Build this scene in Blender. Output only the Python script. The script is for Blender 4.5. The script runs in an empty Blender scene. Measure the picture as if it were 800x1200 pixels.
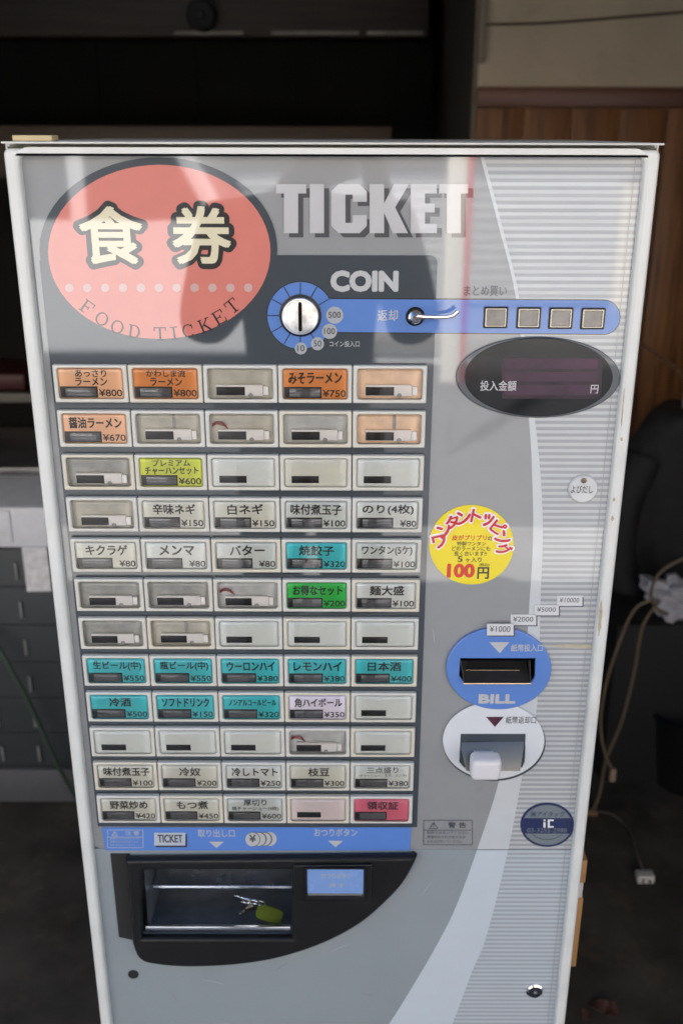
import bpy, bmesh, math, random
from mathutils import Vector, Matrix
random.seed(7)
C = bpy.context.scene.collection
PI = math.pi
# ------------------------------------------------------------------ camera
PITCH = math.radians(20.9); ROLL = math.radians(0.15)
F = 1166.0; CAMZ = 1.6; CAMY = -1.0
cd = bpy.data.cameras.new('camera'); cam = bpy.data.objects.new('camera', cd); C.objects.link(cam)
cd.sensor_fit = 'VERTICAL'; cd.sensor_height = 36.0; cd.sensor_width = 24.0; cd.lens = 36.0*F/1200
cd.clip_start = 0.02; cd.clip_end = 500
cd.dof.use_dof = True; cd.dof.focus_distance = 1.04; cd.dof.aperture_fstop = 5.0
cam.matrix_world = Matrix.Translation((0, CAMY, CAMZ)) @ Matrix.Rotation(PI/2-PITCH, 4, 'X') @ Matrix.Rotation(ROLL, 4, 'Z')
bpy.context.scene.camera = cam
# ------------------------------------------------------------------ world and sun
SUN_EL = math.radians(52); SUN_AZ = math.radians(-28)      # sun behind the shop: the front stands in open shade
w = bpy.data.worlds.new('World'); bpy.context.scene.world = w; w.use_nodes = True
nt = w.node_tree; bg = nt.nodes['Background']
sky = nt.nodes.new('ShaderNodeTexSky'); sky.sky_type = 'NISHITA'; sky.sun_disc = False
sky.sun_elevation = SUN_EL; sky.sun_rotation = SUN_AZ
nt.links.new(sky.outputs[0], bg.inputs[0]); bg.inputs[1].default_value = 0.068
sl = bpy.data.lights.new('sun', 'SUN'); so = bpy.data.objects.new('sun', sl); C.objects.link(so)
sl.energy = 5.0; sl.angle = math.radians(0.5); sl.color = (1, 0.97, 0.93)
sd = Vector((math.sin(SUN_AZ)*math.cos(SUN_EL), math.cos(SUN_AZ)*math.cos(SUN_EL), math.sin(SUN_EL)))
so.rotation_euler = sd.to_track_quat('Z', 'Y').to_euler()
sc = bpy.context.scene
sc.view_settings.view_transform = 'Standard'; sc.view_settings.look = 'None'
sc.view_settings.exposure = 2.35; sc.view_settings.gamma = 1.0
sc.render.engine = 'CYCLES'
sc.cycles.use_denoising = True
sc.cycles.max_bounces = 10; sc.cycles.transparent_max_bounces = 12
sc.cycles.sample_clamp_indirect = 6.0
# ------------------------------------------------------------------ measuring: pixel of the 800x1200 picture -> point on the plane y
def P(px, py, y=0.0):
    u, v = px-400.0, py-600.0
    u0 = u*math.cos(ROLL)+v*math.sin(ROLL); v0 = -u*math.sin(ROLL)+v*math.cos(ROLL)
    d = y-CAMY
    t = math.tan(PITCH+math.atan(v0/F))*d
    zd = d*math.cos(PITCH)+t*math.sin(PITCH)
    return Vector((u0/F*zd, y, CAMZ-t))
def G(px, py, z=0.0):                                       # pixel -> point on the horizontal plane z
    u, v = px-400.0, py-600.0
    u0 = u*math.cos(ROLL)+v*math.sin(ROLL); v0 = -u*math.sin(ROLL)+v*math.cos(ROLL)
    h = CAMZ-z; d = h/math.tan(PITCH+math.atan(v0/F))
    zd = d*math.cos(PITCH)+h*math.sin(PITCH)
    return Vector((u0/F*zd, CAMY+d, z))
# ------------------------------------------------------------------ materials
def lin(c):
    return tuple(((x/255)/12.92 if x/255 <= .04045 else ((x/255+.055)/1.055)**2.4) for x in c)
MATS = {}
def mat(name, col, rough=0.45, metal=0.0, coat=0.0, var=0.06, scale=30.0, bump=0.0, bscale=200.0, spec=0.5, dirt=0.0):
    if name in MATS: return MATS[name]
    m = bpy.data.materials.new(name); m.use_nodes = True; MATS[name] = m
    n = m.node_tree.nodes; L = m.node_tree.links; b = n['Principled BSDF']
    b.inputs['Roughness'].default_value = rough; b.inputs['Metallic'].default_value = metal
    b.inputs['Coat Weight'].default_value = coat; b.inputs['Coat Roughness'].default_value = 0.03; b.inputs['Coat IOR'].default_value = 1.85
    b.inputs['Specular IOR Level'].default_value = spec
    tc = n.new('ShaderNodeTexCoord')
    nz = n.new('ShaderNodeTexNoise'); nz.inputs['Scale'].default_value = scale; nz.inputs['Detail'].default_value = 5
    L.new(tc.outputs['Object'], nz.inputs['Vector'])
    cr = n.new('ShaderNodeMapRange'); cr.inputs[1].default_value = .3; cr.inputs[2].default_value = .7
    cr.inputs[3].default_value = 1-var; cr.inputs[4].default_value = 1+var
    L.new(nz.outputs['Fac'], cr.inputs[0])
    mx = n.new('ShaderNodeMix'); mx.data_type = 'RGBA'; mx.blend_type = 'MULTIPLY'; mx.inputs[0].default_value = 1
    mx.inputs[6].default_value = (*col, 1); L.new(cr.outputs[0], mx.inputs[7])
    out = mx.outputs[2]
    if dirt:
        n2 = n.new('ShaderNodeTexNoise'); n2.inputs['Scale'].default_value = 9; n2.inputs['Detail'].default_value = 9
        n2.inputs['Roughness'].default_value = .7; L.new(tc.outputs['Object'], n2.inputs['Vector'])
        r2 = n.new('ShaderNodeMapRange'); r2.inputs[1].default_value = .52; r2.inputs[2].default_value = .75
        r2.inputs[4].default_value = dirt; L.new(n2.outputs['Fac'], r2.inputs[0])
        m2 = n.new('ShaderNodeMix'); m2.data_type = 'RGBA'; L.new(r2.outputs[0], m2.inputs[0]); L.new(out, m2.inputs[6])
        m2.inputs[7].default_value = (.22, .18, .12, 1); out = m2.outputs[2]
    L.new(out, b.inputs['Base Color'])
    rr = n.new('ShaderNodeMapRange'); rr.inputs[3].default_value = max(0, rough-.06); rr.inputs[4].default_value = min(1, rough+.08)
    L.new(nz.outputs['Fac'], rr.inputs[0]); L.new(rr.outputs[0], b.inputs['Roughness'])
    if bump:
        bn = n.new('ShaderNodeTexNoise'); bn.inputs['Scale'].default_value = bscale; bn.inputs['Detail'].default_value = 3
        L.new(tc.outputs['Object'], bn.inputs['Vector'])
        bp = n.new('ShaderNodeBump'); bp.inputs['Strength'].default_value = bump; bp.inputs['Distance'].default_value = .002
        L.new(bn.outputs['Fac'], bp.inputs['Height']); L.new(bp.outputs[0], b.inputs['Normal'])
        if coat: L.new(bp.outputs[0], b.inputs['Coat Normal'])
    return m
def wood(name, c1, c2, rough=.5, axis='Z', scale=6.0):
    m = bpy.data.materials.new(name); m.use_nodes = True; MATS[name] = m
    n = m.node_tree.nodes; L = m.node_tree.links; b = n['Principled BSDF']; b.inputs['Roughness'].default_value = rough
    tc = n.new('ShaderNodeTexCoord'); mp = n.new('ShaderNodeMapping')
    s = {'X': (.06, 1, 1), 'Y': (1, .06, 1), 'Z': (1, 1, .06)}[axis]
    mp.inputs['Scale'].default_value = [x*scale*6 for x in s]
    nz = n.new('ShaderNodeTexNoise'); nz.inputs['Scale'].default_value = 1.0; nz.inputs['Detail'].default_value = 6
    nz.inputs['Distortion'].default_value = 1.2
    L.new(tc.outputs['Object'], mp.inputs[0]); L.new(mp.outputs[0], nz.inputs['Vector'])
    r = n.new('ShaderNodeValToRGB'); r.color_ramp.elements[0].position = .3; r.color_ramp.elements[1].position = .7
    r.color_ramp.elements[0].color = (*c1, 1); r.color_ramp.elements[1].color = (*c2, 1)
    L.new(nz.outputs['Fac'], r.inputs[0]); L.new(r.outputs[0], b.inputs['Base Color'])
    return m
def thin_glass(name, tint=(1, 1, 1), rough=0.02, ior=1.5):
    m = bpy.data.materials.new(name); m.use_nodes = True; MATS[name] = m
    n = m.node_tree.nodes; L = m.node_tree.links; n.remove(n['Principled BSDF']); o = n['Material Output']
    t = n.new('ShaderNodeBsdfTransparent'); t.inputs[0].default_value = (*tint, 1)
    g = n.new('ShaderNodeBsdfGlossy'); g.inputs['Roughness'].default_value = rough
    f = n.new('ShaderNodeFresnel'); f.inputs[0].default_value = ior
    mu = n.new('ShaderNodeMath'); mu.operation = 'MULTIPLY'; mu.inputs[1].default_value = 1.4; mu.use_clamp = True
    x = n.new('ShaderNodeMixShader'); L.new(f.outputs[0], mu.inputs[0]); L.new(mu.outputs[0], x.inputs[0])
    L.new(t.outputs[0], x.inputs[1]); L.new(g.outputs[0], x.inputs[2]); L.new(x.outputs[0], o.inputs[0])
    nz = n.new('ShaderNodeTexNoise'); nz.inputs['Scale'].default_value = 60
    tc = n.new('ShaderNodeTexCoord'); L.new(tc.outputs['Object'], nz.inputs['Vector'])
    bp = n.new('ShaderNodeBump'); bp.inputs['Strength'].default_value = .04; bp.inputs['Distance'].default_value = .002
    L.new(nz.outputs['Fac'], bp.inputs['Height']); L.new(bp.outputs[0], g.inputs['Normal'])
    return m
def prt(name, rgb, coat=1.0, rough=.5):                        # ink under the clear acrylic face
    return mat(name, lin(rgb), rough, 0, coat, .03, 40, .012, 14)
M_panel = prt('panel_grey', (139, 142, 144)); M_band = prt('panel_pale', (194, 199, 203)); M_stripe = prt('stripe_grey', (150, 154, 158))
M_lower = mat('lower_panel_grey', lin((139, 149, 155)), .4, 0, .25, .05, 9, .01, 20, dirt=.07)
M_slate = prt('slate_print', (45, 56, 65)); M_red = prt('coral_print', (204, 118, 106)); M_cream = prt('cream_print', (214, 207, 178))
M_black = prt('black_print', (22, 22, 24)); M_ltxt = prt('pale_print', (184, 186, 188)); M_shadow = prt('shadow_print', (66, 68, 72))
M_dot = prt('dot_print', (196, 164, 160)); M_blue = prt('blue_print', (82, 124, 194), .8); M_dtxt = prt('dark_grey_print', (70, 72, 78))
M_disc = prt('disc_print', (165, 170, 175)); M_white = prt('white_print', (226, 228, 230), .5)
M_frame = mat('frame_paint', lin((210, 213, 211)), .38, 0, .15, .04, 25, .03, 120, dirt=.16)
M_cab = mat('cabinet_paint', lin((205, 206, 202)), .4, 0, .1, .04, 20, dirt=.15)
M_beige = mat('button_plastic', lin((203, 203, 196)), .42, 0, 0, .03, 120, .02, 500)
M_lens = thin_glass('clear_lens')
M_blackp = mat('black_plastic', (.011, .011, .012), .3, 0, 0, .15, 40, .02, 300, spec=.35)
M_blackm = mat('black_matt', (.012, .012, .013), .7, 0, 0, .1, 40)
M_dark = mat('dark_recess', (.008, .008, .008), .9, 0, 0, .1, 40, spec=.05)
M_steel = mat('brushed_steel', (.55, .55, .56), .28, 1, 0, .12, 60, .03, 400)
M_chrome = mat('chrome', (.82, .82, .83), .08, 1, 0, .03, 60)
M_tray = mat('tray_metal', (.20, .22, .25), .42, .7, 0, .3, 25, .02, 200)
M_wplas = mat('white_plastic', (.84, .84, .85), .35, 0, 0, .04, 60)
M_gplas = mat('grey_plastic', (.3, .31, .31), .4, 0, 0, .06, 60)
M_lcd = mat('indicator_lcd', (.10, .105, .115), .2, 0, .5, .1, 90)
M_lcdp = mat('indicator_lcd_pale', (.34, .34, .33), .2, 0, .5, .1, 90)
M_ink = mat('card_ink', (.02, .02, .022), .6, 0, 0, .1, 90)
M_inkg = mat('card_ink_grey', (.16, .15, .14), .6, 0, 0, .1, 90)
# ------------------------------------------------------------------ mesh builder
_tcache = {}
def text_geo(s, bold=0.0, sx=1.0):
    k = s
    if k in _tcache: return _tcache[k]
    cu = bpy.data.curves.new('t', 'FONT'); cu.body = s; cu.size = 1; cu.resolution_u = 3
    cu.fill_mode = 'FRONT'; cu.align_x = 'LEFT'
    o = bpy.data.objects.new('t', cu); C.objects.link(o)
    dg = bpy.context.evaluated_depsgraph_get(); me = bpy.data.meshes.new_from_object(o.evaluated_get(dg))
    v = [(a.co.x, a.co.y) for a in me.vertices]; f = [tuple(p.vertices) for p in me.polygons]
    bpy.data.objects.remove(o); bpy.data.curves.remove(cu); bpy.data.meshes.remove(me)
    _tcache[k] = (v, f); return v, f
class MB:
    def __init__(s): s.v = []; s.f = []; s.m = []; s.k = 0
    def add(s, v, f, mi=0):
        b = len(s.v); s.v += [Vector(x) for x in v]
        for q in f: s.f.append([b+i for i in q]); s.m.append(mi)
        return s
    def poly(s, pts, y, mi=0):
        a = sum(pts[i][0]*pts[(i+1) % len(pts)][1]-pts[(i+1) % len(pts)][0]*pts[i][1] for i in range(len(pts)))
        if a < 0: pts = pts[::-1]
        s.k += 1; y -= s.k*4e-6
        return s.add([(p[0], y, p[1]) for p in pts], [list(range(len(pts)))], mi)
    def text(s, t, box, y, mi=0, bold=.012, rot=0.0, slant=0.0):
        v, f = text_geo(t, bold)
        if not v: return s
        x0 = min(a[0] for a in v); x1 = max(a[0] for a in v); y0 = min(a[1] for a in v); y1 = max(a[1] for a in v)
        X0, Z0, X1, Z1 = box; cx, cz = (X0+X1)/2, (Z0+Z1)/2; c, sn = math.cos(rot), math.sin(rot)
        em = (Z1-Z0)/max(.3, y1-y0)*.9; rb = bold*em; X0 += rb; X1 -= rb; Z0 += rb; Z1 -= rb
        n = 1 if rb < 2e-5 else (4 if bold < .04 else 32)
        for j in range(n):
            ox, oz = (0, 0) if n == 1 else (rb*math.cos(2*PI*(j+.5)/n), rb*math.sin(2*PI*(j+.5)/n))
            s.k += 1; yy = y-s.k*2e-6; out = []
            for a in v:
                dx = (a[0]-x0)/max(1e-6, x1-x0)*(X1-X0)+X0-cx+ox; dz = (a[1]-y0)/max(1e-6, y1-y0)*(Z1-Z0)+Z0-cz+oz
                out.append((cx+dx*c-dz*sn, yy, cz+dx*sn+dz*c))
            s.add(out, f, mi)
        return s
    def tpx(s, t, x0, y0, x1, y1, y, mi=0, bold=.012, rot=0.0):    # lettering measured by its box in the photo
        a = P(x0, y1, y); b = P(x1, y0, y)
        return s.text(t, (a.x, a.z, b.x, b.z), y, mi, bold, rot)
    def shape(s, loops, yf, depth, bevel=0.0, mi=0, seg=2):        # outline (with holes) given real thickness
        cu = bpy.data.curves.new('c', 'CURVE'); cu.dimensions = '2D'; cu.fill_mode = 'BOTH'
        cu.extrude = max(1e-5, depth/2-bevel); cu.bevel_depth = bevel; cu.bevel_resolution = seg
        cu.offset = -bevel
        for lp in loops:
            sp = cu.splines.new('POLY'); sp.points.add(len(lp)-1); sp.use_cyclic_u = True
            for i, p in enumerate(lp): sp.points[i].co = (p[0], p[1], 0, 1)
        o = bpy.data.objects.new('c', cu); C.objects.link(o)
        dg = bpy.context.evaluated_depsgraph_get(); me = bpy.data.meshes.new_from_object(o.evaluated_get(dg))
        s.add([(a.co.x, yf+depth/2-a.co.z, a.co.y) for a in me.vertices], [tuple(p.vertices) for p in me.polygons], mi)
        bpy.data.objects.remove(o); bpy.data.curves.remove(cu); bpy.data.meshes.remove(me)
        return s
    def box(s, lo, hi, mi=0, bevel=0.0, mtx=None, seg=2):
        bm = bmesh.new(); bmesh.ops.create_cube(bm, size=1)
        for v in bm.verts: v.co = Vector([lo[i]+(v.co[i]+.5)*(hi[i]-lo[i]) for i in range(3)])
        if bevel: bmesh.ops.bevel(bm, geom=bm.edges[:], offset=bevel, segments=seg, affect='EDGES', profile=.5)
        if mtx: bmesh.ops.transform(bm, matrix=mtx, verts=bm.verts)
        bm.verts.index_update(); s.add([v.co for v in bm.verts], [[v.index for v in f.verts] for f in bm.faces], mi); bm.free()
        return s
    def tube(s, pts, r, n=8, mi=0, caps=True):
        pts = [Vector(p) for p in pts]; rs = r if isinstance(r, (list, tuple)) else [r]*len(pts)
        t0 = (pts[1]-pts[0]).normalized(); up = Vector((0, 0, 1)) if abs(t0.z) < .9 else Vector((1, 0, 0))
        nrm = t0.cross(up).normalized(); vs = []; fs = []
        for i, p in enumerate(pts):
            t = (pts[min(i+1, len(pts)-1)]-pts[max(i-1, 0)]).normalized()
            nrm = (nrm-t*nrm.dot(t)).normalized(); bn = t.cross(nrm)
            for k in range(n):
                a = 2*PI*k/n; vs.append(p+(nrm*math.cos(a)+bn*math.sin(a))*rs[i])
        for i in range(len(pts)-1):
            for k in range(n): fs.append([i*n+k, i*n+(k+1) % n, (i+1)*n+(k+1) % n, (i+1)*n+k])
        if caps: fs.append(list(range(n))[::-1]); fs.append([(len(pts)-1)*n+k for k in range(n)])
        return s.add(vs, fs, mi)
    def lathe(s, c, prof, n=40, mi=0, axis='y', sx=1.0, sz=1.0):
        vs = []; fs = []
        for (r, h) in prof:
            for k in range(n):
                a = 2*PI*k/n
                vs.append((c[0]+r*sx*math.cos(a), c[1]+h, c[2]+r*sz*math.sin(a)) if axis == 'y' else (c[0]+r*math.cos(a), c[1]+r*math.sin(a), c[2]+h))
        for i in range(len(prof)-1):
            for k in range(n): fs.append([i*n+k, i*n+(k+1) % n, (i+1)*n+(k+1) % n, (i+1)*n+k])
        fs.append(list(range(n))); fs.append([(len(prof)-1)*n+k for k in range(n)][::-1])
        return s.add(vs, fs, mi)
    def build(s, name, mats, parent=None, at=(0, 0, 0), ang=35, label=None, fix=False):
        me = bpy.data.meshes.new(name); me.from_pydata([tuple(v) for v in s.v], [], s.f); me.update()
        for m in (mats if isinstance(mats, (list, tuple)) else [mats]): me.materials.append(m)
        me.polygons.foreach_set('material_index', s.m)
        if fix:
            bm = bmesh.new(); bm.from_mesh(me); bmesh.ops.recalc_face_normals(bm, faces=bm.faces); bm.to_mesh(me); bm.free()
        me.polygons.foreach_set('use_smooth', [True]*len(me.polygons)); me.set_sharp_from_angle(angle=math.radians(ang))
        return put(name, me, parent, at, label)
WL = {}
def put(name, data, parent=None, at=(0, 0, 0), label=None):         # at = world position of the object's origin
    o = bpy.data.objects.new(name, data); C.objects.link(o); WL[o] = Vector(at)
    if parent: o.parent = parent; o.location = Vector(at)-WL[parent]
    else: o.location = at
    if label: o['label'] = label
    return o
def thing(name, label, cat, at=(0, 0, 0), group=None):
    return tag(put(name, None, None, at), label, cat, group)
def tag(o, label, cat, group=None, kind=None):
    o['label'] = label; o['category'] = cat
    if group: o['group'] = group
    if kind: o['kind'] = kind
    return o
def struct(o): o['kind'] = 'structure'; return o
def pxs(pts, y=0.0): return [(p.x, p.z) for p in (P(a, b, y) for a, b in pts)]
def rect(x0, z0, x1, z1): return [(x0, z0), (x1, z0), (x1, z1), (x0, z1)]
def rrect(x0, z0, x1, z1, r, n=6):
    o = []
    for cx, cz, a0 in ((x1-r, z0+r, -90), (x1-r, z1-r, 0), (x0+r, z1-r, 90), (x0+r, z0+r, 180)):
        for k in range(n+1): a = math.radians(a0+90*k/n); o.append((cx+r*math.cos(a), cz+r*math.sin(a)))
    return o
def ell(cx, cy, rx, ry, y=0.0, n=64): return pxs([(cx+rx*math.cos(2*PI*k/n), cy-ry*math.sin(2*PI*k/n)) for k in range(n)], y)
def boxpx(x0, y0, x1, y1, y=0.0):
    a = P((x0), y1, y); b = P(x1, y0, y); c = P((x0+x1)/2, (y0+y1)/2, y)
    s = ((P(x1, (y0+y1)/2, y)-P(x0, (y0+y1)/2, y)).x)/2
    return (c.x-s, a.z, c.x+s, b.z)
def spline(pts, n=8):
    o = []
    for i in range(len(pts)-1):
        p0 = Vector(pts[max(0, i-1)]); p1 = Vector(pts[i]); p2 = Vector(pts[i+1]); p3 = Vector(pts[min(len(pts)-1, i+2)])
        for k in range(n):
            t = k/n; o.append(.5*((2*p1)+(p2-p0)*t+(2*p0-5*p1+4*p2-p3)*t*t+(3*p1-p0-3*p2+p3)*t**3))
    o.append(Vector(pts[-1])); return o

# ================================================================== THE SHOP AND THE STREET
M_floor = mat('concrete_floor', (.062, .056, .047), .75, 0, 0, .55, 6, .15, 60, dirt=.35)
M_plaster = mat('cream_plaster', (.44, .39, .30), .8, 0, 0, .08, 4, .1, 80, dirt=.25)
M_wain = wood('wainscot_wood', (.07, .026, .009), (.24, .105, .036), .5)
M_rail = wood('rail_wood', (.075, .022, .012), (.12, .04, .02), .4, 'X')
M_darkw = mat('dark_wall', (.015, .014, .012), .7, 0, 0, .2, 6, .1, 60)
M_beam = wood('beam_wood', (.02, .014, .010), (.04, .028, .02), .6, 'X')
M_pave = mat('pavement_concrete', (.3, .29, .275), .8, 0, 0, .15, 3, .2, 80, dirt=.2)
M_asph = mat('asphalt', (.09, .09, .095), .85, 0, 0, .2, 20, .3, 150)
t = thing('front_blocker', 'plain unseen wall added round the doorway to dim the shop inside', 'wall', (0, -.3, 0))  # unseen wall added to hold daylight back; left opening widened to light the freezer
b = MB().box((-3.1, -.34, 0), (-2.3, -.2, 2.549)); b.box((1.05, -.34, 0), (2.5, -.2, 2.549)); b.box((-2.3, -.34, 2.2), (1.05, -.2, 2.549))
b.build('wall', mat('blocker_render', (.35, .33, .3), .8, 0, 0, .1, 4), t)
b = MB().box((-3, -0.35, -.1), (2.4, 4.6, 0)); struct(b.build('floor', M_floor))
b = MB().box((-3.2, -0.6, 2.55), (2.6, 4.8, 2.7)); struct(b.build('ceiling', mat('ceiling_board', (.16, .13, .10), .8, 0, 0, .1, 5)))
b = MB().box((-30, -3.0, -.25), (30, -.354, -.004)); struct(b.build('pavement', M_pave))
b = MB().box((-30, -7.2, -.3), (30, -3.003, -.13)); struct(b.build('road', M_asph))
b = MB()
for y in (-3.25, -6.95): b.box((-30, y-.06, -.128), (30, y+.06, -.124))
struct(b.build('road_marking', mat('road_paint', (.7, .7, .68), .7, 0, 0, .15, 10)))
b = MB().box((-30, -9, -.25), (30, -7.203, -.004)); struct(b.build('far_pavement', M_pave))
b = MB().box((-200, -200, -.5), (200, 200, -.35)); struct(b.build('ground', mat('bare_ground', (.2, .19, .17), .9, 0, 0, .2, .5)))

# wall behind on the right: plaster over a boarded wainscot, with its return running back
wy = 2.2; wx0 = P(559, 100, wy).x; wz = P(620, 126, wy).z
t = thing('plaster_wall', 'cream plaster wall over brown boarded wainscot behind the machine on the right', 'wall', (wx0, wy, 0))
MB().box((wx0, wy, 0), (2.4, wy+.12, 2.549)).build('plaster', M_plaster, t, (0, 0, 0))
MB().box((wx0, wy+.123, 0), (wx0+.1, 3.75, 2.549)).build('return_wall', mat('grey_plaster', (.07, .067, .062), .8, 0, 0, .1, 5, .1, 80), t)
MB().box((wx0-.004, wy-.022, wz), (2.399, wy-.001, wz+.055), 0, .004).build('rail', M_rail, t)
b = MB()
x = wx0-.002; 
while x < 2.39:
    w_ = min(.142, 2.398-x); b.box((x+.0015, wy-.014, .09), (x+w_-.0015, wy-.001, wz-.001), 0, .003); x += .142
b.build('boarding', M_wain, t)
MB().box((wx0-.006, wy-.03, wz+.12), (wx0+.012, wy-.0005, 2.548), 0, .003).build('corner_bead', mat('bead_grey', (.2, .18, .15), .6), t)
b = MB().tube(spline([P(565, 29, wy-.01), P(640, 27, wy-.012), P(720, 21, wy-.012), P(800, 14, wy-.01), P(840, 9, wy-.01)]), .0035, 6)
b.build('wire', mat('dark_wire', (.06, .05, .04), .5), t)
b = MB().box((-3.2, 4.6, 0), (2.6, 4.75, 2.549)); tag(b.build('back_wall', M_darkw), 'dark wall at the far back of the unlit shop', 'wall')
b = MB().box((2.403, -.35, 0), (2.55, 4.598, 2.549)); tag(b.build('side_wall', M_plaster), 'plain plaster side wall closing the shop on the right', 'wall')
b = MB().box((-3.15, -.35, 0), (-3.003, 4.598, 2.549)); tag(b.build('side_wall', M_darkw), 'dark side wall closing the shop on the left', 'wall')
# dark hood and counter in the kitchen
ky = 3.2
t = thing('kitchen_hood', 'dark brown beam and black hood across the unlit kitchen', 'kitchen hood', (-.9, ky, 1.7))
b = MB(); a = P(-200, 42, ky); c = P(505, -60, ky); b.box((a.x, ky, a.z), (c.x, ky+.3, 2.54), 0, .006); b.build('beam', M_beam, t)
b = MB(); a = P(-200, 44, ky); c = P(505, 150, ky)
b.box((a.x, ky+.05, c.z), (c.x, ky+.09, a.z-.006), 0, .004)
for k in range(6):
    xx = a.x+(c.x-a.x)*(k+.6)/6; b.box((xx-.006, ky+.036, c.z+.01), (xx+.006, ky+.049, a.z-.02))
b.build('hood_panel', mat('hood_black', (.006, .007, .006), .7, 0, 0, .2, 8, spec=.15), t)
for x0, x1 in ((205, 285), (318, 420), (430, 496)):  # pale strips stand in for light catching the beam's lower edge
    b = MB(); a = P(x0, 41, ky-.004); c = P(x1, 38, ky-.004); b.box((a.x, ky-.02, a.z), (c.x, ky-.001, c.z+.004), 0, .002); b.build('beam_highlight', mat('highlight_pale', (.28, .26, .22), .6, .6, 0, .3, 15), t)
t = thing('extractor_fan', 'round black fan housing hanging from the dark beam at top left', 'fan', tuple(P(236, 18, ky-.06)))
c = P(236, 18, ky-.06)
MB().lathe(c, [(.055, .05), (.055, -.01), (.048, -.02), (.02, -.015)], 32).build('housing', M_blackm, t)
MB().lathe(c+Vector((0, -.014, 0)), [(.016, 0), (.016, -.012), (.01, -.016)], 20).build('hub', M_blackp, t)
b = MB(); a = P(140, 157, 2.6); c = P(372, 148, 2.6); b.box((a.x-.9, 2.6, 1.45), (c.x+.25, 2.63, c.z), 0, .003)
tag(b.build('serving_hatch_board', wood('hatch_wood', (.04, .024, .014), (.07, .045, .026), .5, 'X')), 'brown board of the serving hatch just over the machine top', 'board')

# white-topped appliance with dark slotted front, left of the machine
ay = 1.08
aL = -1.25; aR = -.42; zt = P(20, 592, ay).z; zm = P(20, 641, ay).z; zb = P(30, 898, ay).z
t = thing('undercounter_freezer', 'grey undercounter freezer with white top rail and dark slotted front left of the machine', 'freezer', ((aL+aR)/2, ay+.3, 0))
MB().box((aL, ay+.012, .06), (aR, ay+.62, zt-.03)).build('cabinet', mat('freezer_grey', (.16, .165, .17), .45, .1), t)
b = MB().box((aL-.01, ay-.012, zm), (aR+.01, ay+.63, zt), 0, .012)
b.build('top_rail', mat('freezer_white', (.74, .77, .82), .4, 0, 0, .05, 30, dirt=.2), t)
b = MB(); p0 = P(-5, 598, ay-.013); p1 = P(16, 636, ay-.013); b.box((p0.x-.3, ay-.016, p1.z), (p1.x, ay-.0125, p0.z), 0, .003); b.build('hatch_panel', MATS['freezer_white'], t)
b = MB(); gx0, gx1 = aL+.02, aR-.01; b.box((gx0, ay-.002, zb), (gx1, ay+.01, zm-.004), 0, .004)
rows = 6; cols = 9
for r in range(rows):
    z0 = zb+(zm-zb)*r/rows
    b.box((gx0, ay-.006, z0-.002), (gx1, ay-.0015, z0+.002))
    for k in range(cols):
        xx = gx0+(gx1-gx0)*(k+.5)/cols; b.box((xx-.003, ay-.009, z0+.02), (xx+.003, ay-.002, z0+.062), 1, .001)
b.build('grille', [mat('grille_dark', (.042, .050, .056), .5, .1), mat('grille_slot', (.22, .23, .23), .4)], t)
MB().box((aL+.01, ay-.012, .03), (aR, ay+.02, zb-.003), 0, .004).build('kick_plate', mat('kick_grey', (.085, .088, .10), .5), t)
a = P(29, 643, ay-.016); c = P(57, 692, ay-.016); cc = (a+c)/2
MB().box((-.028, -.0008, -.055), (.028, .0008, .055)).build('notice_paper', mat('paper_grey', (.72, .72, .75), .7, 0, 0, .2, 60), t, (cc.x, ay-.014, cc.z))
hz = [P(-12, 740, ay-.03), P(6, 772, ay-.06), P(30, 815, ay-.07), P(55, 868, ay-.06), P(76, 912, ay-.04), P(95, 945, ay-.03)]
tag(MB().tube(spline(hz), .006, 8).build('garden_hose', mat('hose_green', (.04, .07, .05), .5)), 'thin dark green hose drooping in front of the freezer grille', 'hose')
# clutter on the freezer
sy = ay+.3
b = MB().box((-1.2, sy-.1, zt+.002), (-.52, sy+.25, zt+.022), 0, .004)
tag(b.build('baking_tray', mat('tray_dull', (.2, .2, .2), .4, .7, 0, .3, 12)), 'dull metal tray lying on the freezer top', 'tray')
t = thing('wall_shelf', 'dark shelf with a pale front edge above the freezer', 'shelf', (-1.2, 1.9, 0))
a = P(-80, 470, 1.9); c = P(60, 461, 1.9)
MB().box((a.x-.5, 1.9, a.z), (c.x+.05, 2.25, c.z), 0, .003).build('shelf_board', M_beam, t)
MB().box((a.x-.5, 1.892, a.z-.001), (c.x+.05, 1.8995, c.z+.001)).build('edge_strip', mat('edge_pale', (.22, .21, .19), .5), t)
for sx_ in (a.x-.45, c.x-.02): MB().box((sx_, 1.91, 0), (sx_+.03, 2.24, a.z-.002)).build('upright', M_beam, t)
b = MB(); p = P(10, 461, 1.95); b.box((p.x-.25, 1.93, c.z+.002), (p.x+.06, 2.15, c.z+.05), 0, .006)
tag(b.build('plastic_crate', mat('crate_red', (.06, .010, .010), .5)), 'low dark red plastic box on the shelf above the freezer', 'box')

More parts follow.
